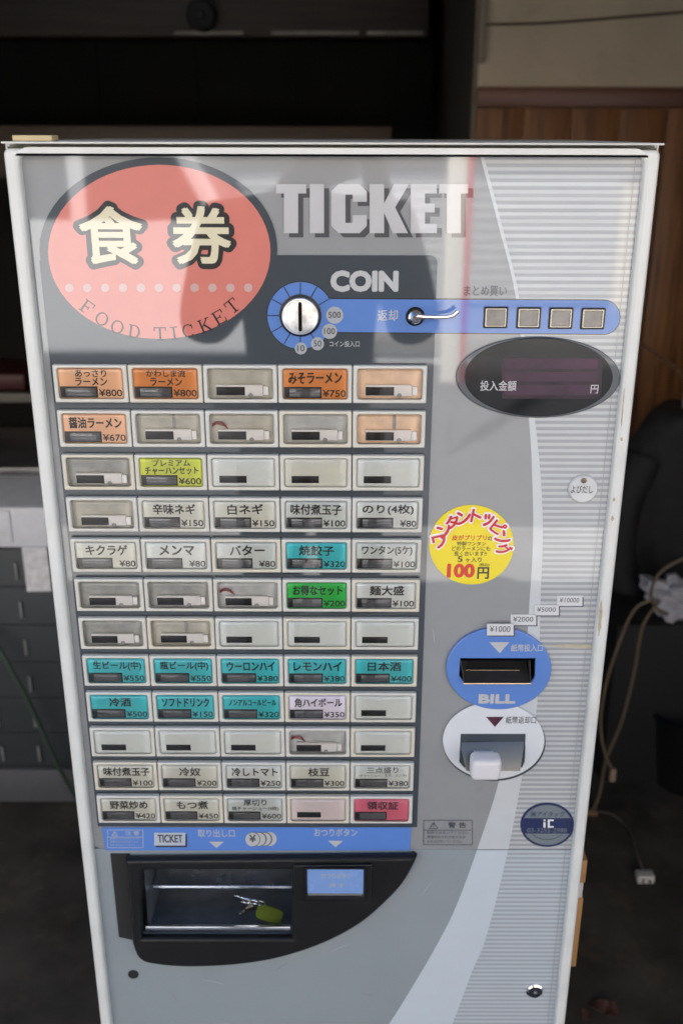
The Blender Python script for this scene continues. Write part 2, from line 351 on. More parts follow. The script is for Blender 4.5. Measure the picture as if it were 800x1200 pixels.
# right side clutter: black cloth, plastic bag, leads, plug, tub
t = thing('black_jacket', 'black jacket hung in the dark corner right of the machine', 'jacket', tuple(P(790, 480, 1.5)))
b = MB(); N = 26; MM = 18; vs = []; fs = []
cj = P(800, 478, 1.5); zj0 = P(800, 700, 1.5).z
for i in range(N+1):
    v = i/N; hw = .05+.16*min(1, v*2.2)**.6+.03*v
    for k in range(MM):
        a = 2*PI*k/MM; r = 1+.10*math.sin(5*a+2*v)*v+.06*math.sin(9*a-5*v)
        vs.append((cj.x+hw*r*math.cos(a)+.02*math.sin(6*v), 1.5+.09*r*math.sin(a)+.02*v, cj.z+(zj0-cj.z)*v))
for i in range(N):
    for k in range(MM): fs.append([i*MM+k, (i+1)*MM+k, (i+1)*MM+(k+1) % MM, i*MM+(k+1) % MM])
fs.append(list(range(MM))); b.add(vs, fs); b.build('body', mat('black_cloth', (.02, .02, .023), .75, 0, 0, .3, 30, .3, 60), t, ang=60)
b = MB().tube(spline([cj+Vector((-.10, -.05, -.12)), cj+Vector((-.15, -.08, -.26)), cj+Vector((-.14, -.09, -.42)), cj+Vector((-.08, -.1, -.55))]), [.045]*24+[.04], 12)
b.build('sleeve', MATS['black_cloth'], t)
MB().tube([cj+Vector((0, 0, .0)), cj+Vector((0, 0, .05)), cj+Vector((.02, .1, .07)), cj+Vector((.02, wy-1.5-.02, .07))], .004, 6).build('hook', M_steel, t)
by_ = 1.25
c = P(793, 703, by_)
b = MB(); bm = bmesh.new(); bmesh.ops.create_icosphere(bm, subdivisions=4, radius=1)
for v in bm.verts:
    d = v.co.copy(); r = 1+.16*math.sin(7*d.x+3*d.z)+.13*math.sin(9*d.y-5*d.x)+.10*math.sin(13*d.z+4*d.y)+.06*math.sin(23*d.x+17*d.z)
    v.co = Vector((d.x*.085*r, d.y*.06*r, d.z*.05*r-.03*d.x))
b.add([v.co for v in bm.verts], [[v.index for v in f.verts] for f in bm.faces]); bm.free()
tag(b.build('plastic_bag', mat('bag_grey', (.6, .61, .66), .3, 0, 0, .2, 20, .4, 40), None, c, 25), 'crumpled grey white plastic bag wedged among the leads on the right', 'bag')
b = MB().box((c.x-.16, by_-.06, 0), (c.x+.5, by_+.4, c.z-.04), 0, .01)
tag(b.build('storage_box', M_blackm), 'black box in the dark corner under the plastic bag', 'box')
M_lead = mat('lead_tan', (.17, .125, .08), .5)
l1 = [(822, 648), (795, 657), (772, 672), (762, 695), (768, 712), (782, 720)]
tag(MB().tube(spline([P(x, y, 1.12) for x, y in l1]), .0042, 8).build('power_lead', M_lead), 'tan lead looping in front of the plastic bag', 'lead')
for l2, lab, e in (([(768, 702), (745, 712), (728, 745), (710, 800), (703, 848), (709, 885), (718, 903)], 'tan lead hanging down nearest the machine edge, ending in a small plug', 1),
                ([(772, 704), (752, 735), (742, 790), (728, 845), (710, 890), (702, 930), (694, 950)], 'tan lead hanging second from the machine edge, reaching the floor', 0)):
    t = thing('power_lead', lab, 'lead', tuple(P(*l2[-1], 1.0)), 'leads hanging beside the machine')
    MB().tube(spline([P(x, y, 1.05-.03*e) for x, y in l2]), .004, 8).build('cord', M_lead, t)
    q = P(*l2[-1], 1.05-.03*e)
    if e: MB().box((-.007, -.006, -.03), (.007, .006, .004), 0, .003).build('connector', mat('connector_pale', (.45, .3, .22), .5), t, q)
    else: MB().box((-.02, -.008, -.012), (.012, .008, .004), 0, .003).build('connector', mat('connector_brown', (.2, .12, .06), .5), t, q)
q = G(755, 1028, .012)
t = thing('mains_plug', 'white two pin plug lying on the dark floor right of the machine', 'plug', (q.x, q.y, 0))
MB().box((-.02, -.012, -.01), (.02, .014, .012), 0, .004).build('plug_body', mat('plug_white', (.6, .6, .56), .4), t, q)
b = MB()
for s in (-.007, .007): b.box((s-.003, -.0135, -.004), (s+.003, -.0115, .004))
b.build('pin', M_steel, t, q)
MB().tube(spline([q+Vector((0, .014, .005)), q+Vector((-.005, .05, .02)), G(735, 972, .01), G(718, 955, .02), G(696, 950, .05)]), .003, 6).build('cord', mat('cord_grey', (.1, .09, .08), .5), t)
q = G(812, 905, .0)
t = thing('round_tub', 'low round black tub on the floor at the right edge', 'tub', (q.x, q.y, 0))
MB().lathe((q.x, q.y, 0), [(.125, 0), (.15, .20), (.158, .205), (.158, .215), (.148, .215), (.12, .02)], 40, 0, 'z').build('shell', M_blackp, t, fix=True)
for k, (x, y, r) in enumerate(((700, 1180, .014), (716, 1186, .012), (688, 1192, .010))):
    q = G(x, y, .004); b = MB(); vs = [(0, 0, .004)]; 
    for j in range(10): a = 2*PI*j/10; vs.append((r*1.5*math.cos(a)*(1+.2*math.sin(3*a+k)), r*math.sin(a), .004+.005*math.sin(2*a+k)))
    vs += [(v[0], v[1], v[2]-.0015) for v in vs]
    b.add(vs, [[0, 1+j, 1+(j+1) % 10] for j in range(10)]+[[11, 12+(j+1) % 10, 12+j] for j in range(10)]+[[1+j, 12+j, 12+(j+1) % 10, 1+(j+1) % 10] for j in range(10)])
    o = b.build('dry_leaf', mat('leaf_red', (.10, .045, .03), .7, 0, 0, .3, 60), None, q); o.rotation_euler.z = k*1.1
    tag(o, ['largest of the dry reddish leaves on the floor at the machine foot', 'right hand dry reddish leaf on the floor at the machine foot', 'smallest dry reddish leaf, nearest the machine foot'][k], 'leaf', 'dry leaves on the floor')

# ================================================================== THE TICKET MACHINE
XL, XR = -.3178, .298                      # door sides
ZT = P(390, 174.5).z; ZB = .10
mc = ((XL+XR)/2, .24, 0)
R = thing('ticket_machine', 'grey and white food ticket vending machine with rows of menu buttons', 'ticket machine', mc)
def part(b, name, mats, label=None, parent=None, ang=35, fix=False, at=None):
    return b.build(name, mats, parent or R, at if at else (0, 0, 0), ang, label, fix)
# cabinet, lid
b = MB().box((XL-.0035, .012, ZB), (XL-.0015, .46, ZT+.004)); b.box((XR+.0015, .012, ZB), (XR+.0035, .46, ZT+.004))
b.box((XL-.0014, .458, ZB), (XR+.0014, .46, ZT+.004)); b.box((XL-.0014, .0125, ZT+.001), (XR+.0014, .4575, ZT+.004)); b.box((XL-.0014, .0125, ZB), (XR+.0014, .4575, ZB+.003))
part(b, 'cabinet', M_cab)
for x in (XL+.06, XR-.06):
    for y in (.06, .4): part(MB().lathe((x, y, 0), [(.025, 0), (.025, .012), (.012, .016), (.012, ZB+.002)], 20, 0, 'z'), 'foot', M_blackp)
zl = P(390, 166.5).z
b = MB().box((XL+.0006, -.014, zl-.0020), (XR+.0012, .462, zl), 0, .0008)
part(b, 'lid', M_cab)
b = MB().box((XL+.002, .006, ZT+.0005), (XR-.002, .0115, zl-.003)); part(b, 'gap_seal', mat('seal_olive', (.2, .2, .16), .7))
M_ply = wood('ply', (.34, .17, .06), (.48, .27, .11), .6)
for y0, y1, m in ((1002, 1028, M_ply), (1046, 1126, M_ply), (1028.3, 1045.7, mat('tape_white', (.55, .53, .5), .6))):
    z0_, z1_ = P(672, y1, .04).z, P(672, y0, .04).z; k_ = 0 if m is M_ply else .002
    part(MB().box((XR+.0037, .03, z0_), (XR+.0175-k_, .07-k_, z1_), 0, .0006), 'side_batten' if m is M_ply else 'tape', m)
# door frame with rounded opening
PL, PR = XL+.0140, XR-.0138
zp = P(390, 179).z
b = MB().shape([rrect(XL, ZB+.01, XR, ZT, .006), rrect(PL, ZB+.03, PR, zp, .011)[::-1]], -.010, .020, .0045, 0, 4)
DF = part(b, 'door_frame', M_frame)
# panels
zs = P(560, 995.5).z
bill = pxs([(538, 770), (629, 770), (629, 802), (538, 802)]); ret = pxs([(540, 858), (615, 858), (613, 900), (542, 900)])
b = MB().shape([rrect(PL-.001, zs+.0002, PR+.001, zp+.001, .010), bill[::-1], ret[::-1]], 0, .004, 0)
UP = part(b, 'front_panel', M_panel)
opening = pxs([(166, 1011), (343, 1011), (343, 1094), (166, 1094)])
b = MB().shape([rect(PL-.001, ZB+.02, PR+.001, zs-.0002), opening[::-1]], 0, .004, 0)
LP = part(b, 'lower_panel', M_lower)
part(MB().shape([rect(PL-.001, ZB+.02, PR+.001, ZT-.002), pxs([(120, 1008), (470, 1008), (470, 1100), (120, 1100)])[::-1], pxs([(530, 765), (635, 765), (635, 910), (530, 910)])[::-1]], .0045, .006), 'backing_plate', M_dark)
# swoosh band and stripes
LB = spline([Vector((a, b_)) for a, b_ in ((561, 178), (583, 262), (604, 350), (619, 490), (623, 560), (624, 625), (620.5, 695), (612, 790), (585, 912), (559.5, 993), (534, 1062), (510, 1110), (480, 1161), (452, 1205), (400, 1280))])
RB = spline([Vector((a, b_)) for a, b_ in ((565, 178), (587, 262), (608, 350), (626, 490), (633, 560), (635.5, 625), (633, 695), (628, 834), (612, 906), (595.5, 993), (570, 1095), (552, 1140), (529.5, 1200), (500, 1270))])
def xat(curve, z):
    pts = [P(p.x, p.y) for p in curve]
    for i in range(len(pts)-1):
        if pts[i].z >= z >= pts[i+1].z:
            f = (pts[i].z-z)/max(1e-9, pts[i].z-pts[i+1].z); return pts[i].x+(pts[i+1].x-pts[i].x)*f
    return pts[0].x if z > pts[0].z else pts[-1].x
zlow = P(400, 1265).z
def band(z0, z1):
    cut = [(P(400, 802.5).z, P(400, 769.5).z, P(629.3, 786).x), (P(400, 903.5).z, P(400, 857.5).z, P(616.3, 880).x)]
    n = max(2, int((z1-z0)/.008)); zz = [z0+(z1-z0)*k/n for k in range(n+1)]
    zz = sorted(zz+[q for c in cut for e in c[:2] for q in (e-.00002, e+.00002) if z0 < q < z1]); v = []
    for z in zz:
        x = xat(LB, z)
        for lo, hi, xr in cut:
            if lo <= z <= hi: x = max(x, xr)
        v += [(x, -.0003, z), (PR+.0005, -.0003, z)]
    return MB().add(v, [[2*k, 2*k+1, 2*k+3, 2*k+2] for k in range(len(zz)-1)])
part(band(zs+.0008, zp), 'pale_swoosh', M_band, None, UP)
M_bandl = mat('lower_pale', lin((189, 200, 210)), .4, 0, .25, .02, 25); M_stripel = mat('lower_stripe', lin((154, 162, 169)), .4, 0, .25, .02, 25)
part(band(zlow, zs-.0008), 'pale_swoosh', M_bandl, None, LP)
def stripes(z0, z1):
    b = MB(); pitch = .00682; z = 1.59-int((1.59-z0)/pitch+1)*pitch
    while z < z1:
        for (a, h, mi) in ((0, .0029, 0), (.0029, .0008, 1), (.0037, .0025, 2), (.0062, .00062, 1)):
            lo, hi = max(z0, z+a), min(z1, z+a+h)
            if hi > lo: b.poly([(xat(RB, lo), lo), (PR+.0004, lo), (PR+.0004, hi), (xat(RB, hi), hi)], -.0005, mi); b.k = 0
        z += pitch
    return b
M_stripe3 = prt('stripe_light', (184, 188, 190)); M_stripel3 = mat('lower_stripe_light', lin((180, 190, 198)), .4, 0, .25, .02, 25)
M_stripe2 = prt('stripe_soft', (169, 173, 176)); M_stripel2 = mat('lower_stripe_soft', lin((170, 178, 186)), .4, 0, .25, .02, 25)
part(stripes(zs+.0008, zp), 'stripe_print', [M_stripe, M_stripe2, M_stripe3], None, UP); part(stripes(zlow, zs-.0008), 'stripe_print', [M_stripel, M_stripel2, M_stripel3], None, LP)
part(MB().poly(rect(PR-.0075, zlow, PR-.0068, zp-.006), -.0009), 'edge_line', M_stripe, None, UP)
# slate field, coral oval
SLX0, SLX1 = -.2965, .0933
z300, z968 = P(420, 299).z, P(300, 968.5).z
lf = rrect(-.10, z968-.0002, SLX1, z300, .007)
b = MB().poly([(SLX0, z968), (SLX1, z968)]+[p for p in rrect(-.1, z968, SLX1, z300, .007)[7:14]]+[(P(190, 299).x, z300), (P(100, 310).x, P(100, 310).z), (SLX0, P(60, 305).z)], -.0006)
b.poly(ell(186, 292, 139, 107.5), -.0008)
part(b, 'slate_field', M_slate, None, UP)
ov = part(MB().poly(ell(187, 295, 130, 102), -.0011), 'coral_oval', M_red, 'coral red oval reading 食券 FOOD TICKET', UP)
UPc = UP
b = MB()
for k in range(11): b.poly(ell(82+20.9*k, 337, 5.0, 5.0, 0, 20), -.0013)
part(b, 'dot_row', M_dot, None, UP)
b = MB()
for ch, x0, x1 in (('食', 92, 170), ('券', 199, 274)):
    for dx, dy in ((0, 0),):
        b.tpx(ch, x0-2, 235, x1+2, 316, -.0014, 0, .08)
    b.tpx(ch, x0+4, 241, x1-4, 310, -.0020, 1, .030)
part(b, 'oval_lettering', [M_black, M_cream], None, UP)
# slab-serif lettering on the curve of the oval
def serif(ch):
    q = []
    def s(x0, y0, x1, y1, w):
        d = Vector((x1-x0, y1-y0)).normalized(); n = Vector((-d.y, d.x))*w/2
        q.append([(x0+n.x, y0+n.y), (x0-n.x, y0-n.y), (x1-n.x, y1-n.y), (x1+n.x, y1+n.y)])
    def arc(cx, cy, rx, ry, a0, a1, wx, wy):
        n = 20
        for k in range(n):
            t0, t1 = math.radians(a0+(a1-a0)*k/n), math.radians(a0+(a1-a0)*(k+1)/n)
            q.append([(cx+rx*math.cos(t0), cy+ry*math.sin(t0)), (cx+rx*math.cos(t1), cy+ry*math.sin(t1)), (cx+(rx-wx)*math.cos(t1), cy+(ry-wy)*math.sin(t1)), (cx+(rx-wx)*math.cos(t0), cy+(ry-wy)*math.sin(t0))])
    T, t = .14, .07
    if ch == 'O': arc(.5, .5, .5, .5, 0, 360, T, t)
    elif ch == 'C': arc(.5, .5, .48, .5, 45, 320, T, t); s(.85, .62, .85, .95, .07)
    elif ch == 'D': s(.2, 0, .2, 1, T); s(.02, .035, .5, .035, t); s(.02, .965, .5, .965, t); arc(.45, .5, .48, .5, -90, 90, T, t)
    elif ch == 'I': s(.5, 0, .5, 1, T); s(.22, .035, .78, .035, t); s(.22, .965, .78, .965, t)
    elif ch == 'T': s(.5, 0, .5, 1, T); s(.27, .035, .73, .035, t); s(.02, .965, .98, .965, t); s(.05, .7, .05, 1, t); s(.95, .7, .95, 1, t)
    elif ch == 'F': s(.22, 0, .22, 1, T); s(.04, .035, .5, .035, t); s(.04, .965, .92, .965, t); s(.89, .68, .89, 1, t); s(.22, .5, .62, .5, t); s(.6, .36, .6, .64, t)
    elif ch == 'E': s(.22, 0, .22, 1, T); s(.04, .035, .94, .035, t); s(.04, .965, .92, .965, t); s(.89, .7, .89, 1, t); s(.92, 0, .92, .32, t); s(.22, .5, .62, .5, t); s(.6, .36, .6, .64, t)
    elif ch == 'K': s(.2, 0, .2, 1, T); s(.03, .035, .4, .035, t); s(.03, .965, .4, .965, t); s(.2, .38, .85, .97, t); s(.42, .58, .88, .03, T); s(.65, .965, 1, .965, t); s(.68, .035, 1.03, .035, t)
    return q
b = MB()
for ch, cx, cy, rot in (('F', 103, 360, -38), ('O', 120, 373.5, -31), ('O', 138, 383, -22), ('D', 158, 388.5, -11), ('T', 188, 391, 0), ('I', 204.5, 390.5, 5), ('C', 221, 387.5, 12), ('K', 240.5, 381, 21), ('E', 257, 371.5, 29), ('T', 272.5, 358.5, 38)):
    c = P(cx, cy); hh, ww = .0135, .0125; rr = math.radians(rot)
    for quad in serif(ch):
        b.poly([(c.x+((x-.5)*ww)*math.cos(rr)-((y-.5)*hh)*math.sin(rr), c.z+((x-.5)*ww)*math.sin(rr)+((y-.5)*hh)*math.cos(rr)) for x, y in quad], -.0014); b.k %= 40
part(b, 'curved_lettering', M_black, None, UP)
# TICKET display lettering
def zz(pts, dx=0, dy=0): return [(310+a/3.077+dx, 200+b_/3.077+dy) for a, b_ in pts]
LET = [[(42, 48), (150, 48), (150, 82), (121, 82), (121, 225), (70, 225), (70, 82), (42, 82)],
       [(163, 48), (214, 48), (214, 225), (163, 225)],
       [(266, 48), (342, 48), (368, 74), (368, 112), (317, 112), (317, 86), (291, 86), (291, 188), (317, 188), (317, 160), (368, 160), (368, 199), (342, 225), (266, 225), (240, 199), (240, 74)],
       [(378, 48), (430, 48), (430, 118), (466, 48), (520, 48), (470, 132), (516, 225), (462, 225), (430, 152), (430, 225), (378, 225)],
       [(526, 48), (620, 48), (620, 82), (577, 82), (577, 118), (612, 118), (612, 150), (577, 150), (577, 191), (620, 191), (620, 225), (526, 225)],
       [(628, 48), (732, 48), (732, 82), (706, 82), (706, 225), (655, 225), (655, 82), (628, 82)]]
b = MB()
for L_ in LET: b.poly(pxs(zz(L_, 6, 5)), -.0004, 0)
for L_ in LET: b.poly(pxs(zz(L_)), -.0010, 1)
part(b, 'ticket_lettering', [M_shadow, M_ltxt], None, UP)
b = MB().tpx('COIN', 387, 317, 467, 342, -.0012, 0, .055); part(b, 'coin_lettering', M_ltxt, None, UP)
# blue coin bar
bx = ell(352, 369.5, 39, 39.5)
barL = [(352, 350.5), (700, 352.5)]
b = MB().poly(ell(352, 369.5, 39.6, 40.2), -.0010, 1).poly(ell(352, 369.5, 38.6, 39.2), -.0012, 0)
def bar(g): 
    o = [(352, 350-g)]+[(707+(18+g)*math.cos(math.radians(a)), 371.5-(19.5+g)*math.sin(math.radians(a))) for a in range(90, -91, -15)]+[(352, 388.5+g)]
    return pxs(o)
b.poly(bar(1.2), -.0010, 1).poly(bar(0), -.0013, 0)
for k in range(12):
    a = math.radians(30*k)
    if k in (0, 11): continue
    p0 = P(352+23*math.cos(a), 369.5-23*math.sin(a)); p1 = P(352+38.5*math.cos(a), 369.5-38.5*math.sin(a)); d = (p1-p0).normalized()*.00045; n = Vector((-d.z, 0, d.x))
    b.poly([(p0.x+n.x, p0.z+n.z), (p0.x-n.x, p0.z-n.z), (p1.x-n.x, p1.z-n.z), (p1.x+n.x, p1.z+n.z)], -.0015, 1)
part(b, 'coin_bar', [M_blue, M_black], 'blue bar running from the coin slot to the row of small lamps', UP)
b = MB()
for s, x, y, r in (('500', 392, 369, 10), ('100', 386, 388, 8.8), ('50', 372, 402.5, 7.6), ('10', 352.5, 408, 7)):
    b.poly(ell(x, y, r, r, 0, 28), -.0016, 0); h = 3.6; wd = r*.72 if len(s) == 3 else r*.6
    b.tpx(s, x-wd, y-h, x+wd, y+h, -.0018, 1, .004)
part(b, 'coin_values', [M_disc, M_black], None, UP)
b = MB().tpx('コイン投入口', 386, 399.5, 421, 406.5, -.0012, 0, .01).tpx('返却', 442, 363, 466, 376, -.0016, 0, .012)
part(b, 'coin_captions', M_ltxt, None, UP)
part(MB().tpx('まとめ買い', 543, 335, 594, 347, -.0012, 0, .012), 'multi_buy_caption', M_dtxt, None, UP)
# coin slot
c = P(352, 369.5); ri = 22*.000854
CS = part(MB().lathe((c.x, 0, c.z), [(ri+.0022, 0), (ri+.0022, -.0022), (ri, -.003)], 48, 0), 'coin_slot', M_blackp)
b = MB().lathe((c.x, -.003, c.z), [(ri-.0005, .001), (ri-.0005, -.004), (ri-.0012, -.0052), (ri-.0022, -.0054), (ri-.0030, -.0046), (ri-.0042, -.0050), (.001, -.0056)], 48)
part(b, 'coin_bezel', mat('coin_steel', (.86, .86, .85), .36, 1, 0, .22, 160, .06, 260), None, CS)
part(MB().shape([rrect(c.x-.0018, c.z-.0145, c.x+.0018, c.z+.0145, .0016)], -.0088, .0008), 'slot_opening', M_dark, None, CS)
# return lever
c = P(486, 370.5)
LV = part(MB().lathe((c.x, 0, c.z), [(.0095, 0), (.0095, -.002), (.0085, -.003), (.0075, -.0022)], 36), 'return_lever', M_blackp)
part(MB().lathe((c.x, -.002, c.z), [(.007, 0), (.0068, -.004), (.005, -.0055), (.0045, -.012), (.0035, -.0135)], 28), 'lever_boss', M_chrome, None, LV)
pts = [P(486, 370.5, -.013), P(497, 371.5, -.015), P(512, 372, -.016), P(524, 371.5, -.0165), P(531, 369.5, -.017), P(536.5, 365, -.017)]
b = MB(); sp = spline(pts, 5); b.tube(sp, [.0023-.0005*math.sin(PI*i/(len(sp)-1)) for i in range(len(sp))], 10); part(b, 'lever_arm', M_chrome, None, LV)
# multi-buy lamps
for x in (580, 618.5, 656, 693.5):
    y = 371.5+(x-580)*.012; bx = boxpx(x-14, y-12.5, x+14, y+12.5)
    L0 = part(MB().shape([rrect(*bx, .0012), rrect(bx[0]+.0016, bx[1]+.0016, bx[2]-.0016, bx[3]-.0016, .001)[::-1]], -.0030, .0028, .0006), 'multi_buy_button', M_blackp)
    part(MB().shape([rrect(bx[0]+.0014, bx[1]+.0014, bx[2]-.0014, bx[3]-.0014, .001), rrect(bx[0]+.0030, bx[1]+.0030, bx[2]-.0030, bx[3]-.0030, .0006)[::-1]], -.0036, .003, .0004), 'bezel', mat('bezel_brass', (.5, .46, .38), .25, .9, 0, .1, 60), None, L0)
    part(MB().shape([rrect(bx[0]+.0030, bx[1]+.0030, bx[2]-.0030, bx[3]-.0030, .0006)], -.0020, .0014), 'lamp_face', mat('lamp_face_grey', (.2, .19, .18), .2, .3, .3, .25, 70), None, L0)
# amount display
D0 = part(MB().shape([ell(629.5, 441.5, 96, 47.5)], -.003, .0028, .0012), 'amount_display', mat('display_ring', (.05, .063, .078), .25, 0, .6, .05, 30))
part(MB().shape([ell(630, 441, 86.5, 46)], -.0040, .002, .0008), 'display_glass', mat('display_glass', (.008, .009, .010), .06, 0, 0, .1, 30), None, D0)
part(MB().shape([pxs([(586, 418), (704, 418), (703, 466), (587, 466)])], -.0044, .0008), 'display_window', mat('display_window', (.030, .017, .026), .12, 0, 0, .4, 25), None, D0)
b = MB()  # purple bands: reflected streaks on the window, laid on as coloured strips
for y0, y1 in ((421, 432), (436, 447), (451, 463)): b.poly(pxs([(590, y0), (701, y0), (700, y1), (591, y1)], -.0045), -.0045)
part(b, 'reflection_band', mat('reflection_purple', (.055, .022, .048), .2, 0, 0, .5, 18), None, D0)
part(MB().tpx('投入金額', 562, 446, 605, 458, -.0046, 0, .012).tpx('円', 691, 451, 701, 461, -.0046, 0, .012), 'display_lettering', M_ltxt, None, D0)
# call button
c = P(682, 572); 
CB = part(MB().lathe((c.x, 0, c.z), [(.0155, 0), (.0155, -.003), (.0142, -.0045), (.004, -.0048)], 40), 'call_button', mat('call_white', lin((196, 199, 201)), .35, 0, .3, .03, 60))
c2 = P(683.5, 563, -.0048); part(MB().lathe((c2.x, -.0046, c2.z), [(.003, 0), (.003, -.0012), (.0016, -.0018)], 16), 'screw', mat('rusty_screw', (.2, .165, .13), .45, .7, 0, .3, 200), None, CB)
part(MB().tpx('よびだし', 668, 569, 695, 578, -.0052, 0, .008), 'call_lettering', M_dtxt, None, CB)

# ------------------------------------------------------------------ yellow sticker
cx, cy = 552, 638
S0 = part(MB().shape([ell(552, 638, 49.5, 46.5)], -.0009, .0007), 'price_sticker', mat('sticker_yellow', lin((232, 212, 20)), .35, 0, .2, .03, 30), 'round yellow sticker reading ワンタントッピング 100円')
M_sr = mat('sticker_red', lin((196, 22, 40)), .4, 0, .2, .05, 30); M_so = mat('sticker_orange', lin((205, 50, 24)), .4, 0, .2, .05, 30); M_sw = mat('sticker_white', lin((240, 235, 235)), .4, 0, .2, .02, 30); M_sk = mat('sticker_black', (.02, .02, .02), .4, 0, .2, .05, 30)
b = MB()
arcs = [('ワ', 514.5, 634.5, 70), ('ン', 519, 621.5, 52), ('タ', 530, 611.5, 22), ('ン', 543.5, 605.5, 8), ('ト', 557.5, 603.5, -12), ('ッ', 571, 608.5, -27), ('ピ', 583.5, 617, -42), ('ン', 588.5, 629.5, -55), ('グ', 590.5, 643.5, -62)]
arcs = [('ワ', 514.5, 634, 14), ('ン', 520.5, 621, 26), ('タ', 529.5, 611, 16), ('ン', 543, 606, 8), ('ト', 557.5, 604, -8), ('ッ', 571, 609, -18), ('ピ', 583, 617.5, -36), ('ン', 589, 630, -42), ('グ', 589.5, 643, -38)]
for bold, mi, yo, gr in ((.085, 2, -.0011, 1.25), (.035, 0, -.0016, 1.0)):
    for ch, x, y, r in arcs:
        c = P(x, y); h = .0078*gr; wd = (.0078 if ch not in 'トッ' else .0058)*gr
        b.text(ch, (c.x-wd, c.z-h, c.x+wd, c.z+h), yo, mi, bold, math.radians(r))
b.k = 0
b.tpx('皮がプリプリ', 529, 627, 570, 633.5, -.0012, 1, .02).tpx('の', 571, 628.5, 576, 633.5, -.0012, 3, .01)
b.tpx('特製ワンタン', 535, 634.5, 569, 639.5, -.0012, 3, .008).tpx('どのラーメンにも', 529, 640, 574, 645.5, -.0012, 3, .008)
b.tpx('良く合います!!', 532, 646, 570, 651.5, -.0012, 3, .008).tpx('5', 535.5, 651.8, 542, 658.5, -.0012, 3, .03).tpx('ヶ入り', 545, 653, 564, 659, -.0012, 3, .016)
b.tpx('100', 523, 660.5, 556.5, 677, -.0012, 1, .05).tpx('円', 558.5, 664.5, 573, 678.5, -.0012, 3, .03).tpx('(税込)', 561, 660, 573, 664, -.0012, 3, .01)
part(b, 'sticker_lettering', [M_sr, M_so, M_sw, M_sk], None, S0)
# price steps
b = MB()
M_tabw = mat('tab_white', lin((205, 207, 210)), .4, 0, .5, .02, 30)
for s, x0, y0, x1, y1 in (('¥10000', 652, 697.5, 681.5, 709.5), ('¥5000', 625.5, 708.5, 654, 720.5), ('¥2000', 597.5, 719.5, 627.5, 732), ('¥1000', 570, 730.5, 601, 744)):
    yo = -.0046 if s == '¥1000' else 0
    b.poly(pxs([(x0+2, y0+2), (x1+1.5, y0+2), (x1+1.5, y1+1.5), (x0+2, y1+1.5)], yo), -.0008+yo, 1)
    b.shape([pxs([(x0, y0), (x1, y0), (x1, y1), (x0, y1)], yo)], -.0014+yo, .0006, 0, 0)
    b.tpx(s, x0+3, y0+3, x1-3, y1-3.5, -.0015+yo, 2, .006)
part(b, 'bill_values', [M_tabw, M_dtxt, M_dtxt], 'stepped white tabs reading ¥1000 ¥2000 ¥5000 ¥10000')
# bill inlet
hole = pxs([(539, 771.5), (627, 771.5), (626, 793), (621, 801), (545, 801), (538, 792)], -.004)
M_disc2 = mat('blue_plastic', lin((84, 126, 198)), .38, 0, .3, .02, 30)
B0 = part(MB().shape([ell(584, 783.5, 61.5, 48, -.004), hole[::-1]], -.0045, .0043, .0012), 'bill_inlet', M_disc2, 'blue oval bill slot reading BILL')
M_mouth = mat('mouth_metal', (.022, .021, .02), .5, 0, 0, .2, 60)
b = MB(); h = [Vector((p[0], -.0035, p[1])) for p in hole]
q0, q1 = P(538, 771, .03), P(628, 771, .03); q2, q3 = P(625, 801.5, .03), P(541, 801.5, .03)
a0, a1, a2, a3 = P(537.5, 770.5, -.002), P(628.5, 770.5, -.002), P(628, 802.5, -.002), P(537.5, 802.5, -.002)
b.add([a0, a1, a2, a3, a0+Vector((.004, .04, -.004)), a1+Vector((-.004, .04, -.004)), a2+Vector((-.004, .04, .002)), a3+Vector((.004, .04, .002))], [[0, 1, 5, 4], [1, 2, 6, 5], [2, 3, 7, 6], [3, 0, 4, 7], [4, 5, 6, 7]])
part(b, 'slot_recess', M_dark, None, B0)
b = MB(); m0 = P(543, 800.5, -.010); m1 = P(621, 800.5, -.010); m2 = P(616, 774, .018); m3 = P(546, 774, .018)
n = Vector((0, .0015, -.001)); b.add([m0, m1, m2, m3, m0+n, m1+n, m2+n, m3+n], [[0, 1, 2, 3], [7, 6, 5, 4], [0, 4, 5, 1], [1, 5, 6, 2], [2, 6, 7, 3], [3, 7, 4, 0]])
for s, x0, xx in ((1, 543, 541), (1, 621, 623)):
    f0 = P(x0, 800.5, -.010); f1 = P(xx-2 if x0 < 580 else xx-3, 774, -.003); f2 = P(x0+4 if x0 < 580 else x0-4, 774, .018)
    b.add([f0, f1, f2, f0+Vector((.0008, 0, 0)), f1+Vector((.0008, 0, 0)), f2+Vector((.0008, 0, 0))], [[0, 1, 2], [5, 4, 3], [0, 3, 4, 1], [1, 4, 5, 2], [2, 5, 3, 0]])
part(b, 'slot_mouth', M_mouth, None, B0, 20, True)
b = MB().tube([P(542.5, 801, -.0105), P(621.5, 801, -.0105)], .0009, 8); a = P(546, 784.8, .004); c = P(608, 786, .004); b.box((a.x, .004, c.z), (c.x, .006, a.z))
part(b, 'slot_lip', mat('lip_brass', (.62, .5, .34), .25, 1), None, B0)
tri = pxs([(573, 752.5), (596.5, 752.5), (585, 765.5)], -.0046)
part(MB().poly(tri, -.0047), 'arrow_mark', M_ltxt, None, B0)
part(MB().tpx('紙幣投入口', 598, 755, 636, 763.5, -.0047, 0, .014), 'inlet_caption', M_ltxt, None, B0)
part(MB().tpx('BILL', 560, 813.5, 604, 824.5, -.0047, 0, .06), 'inlet_lettering', M_ltxt, None, B0)
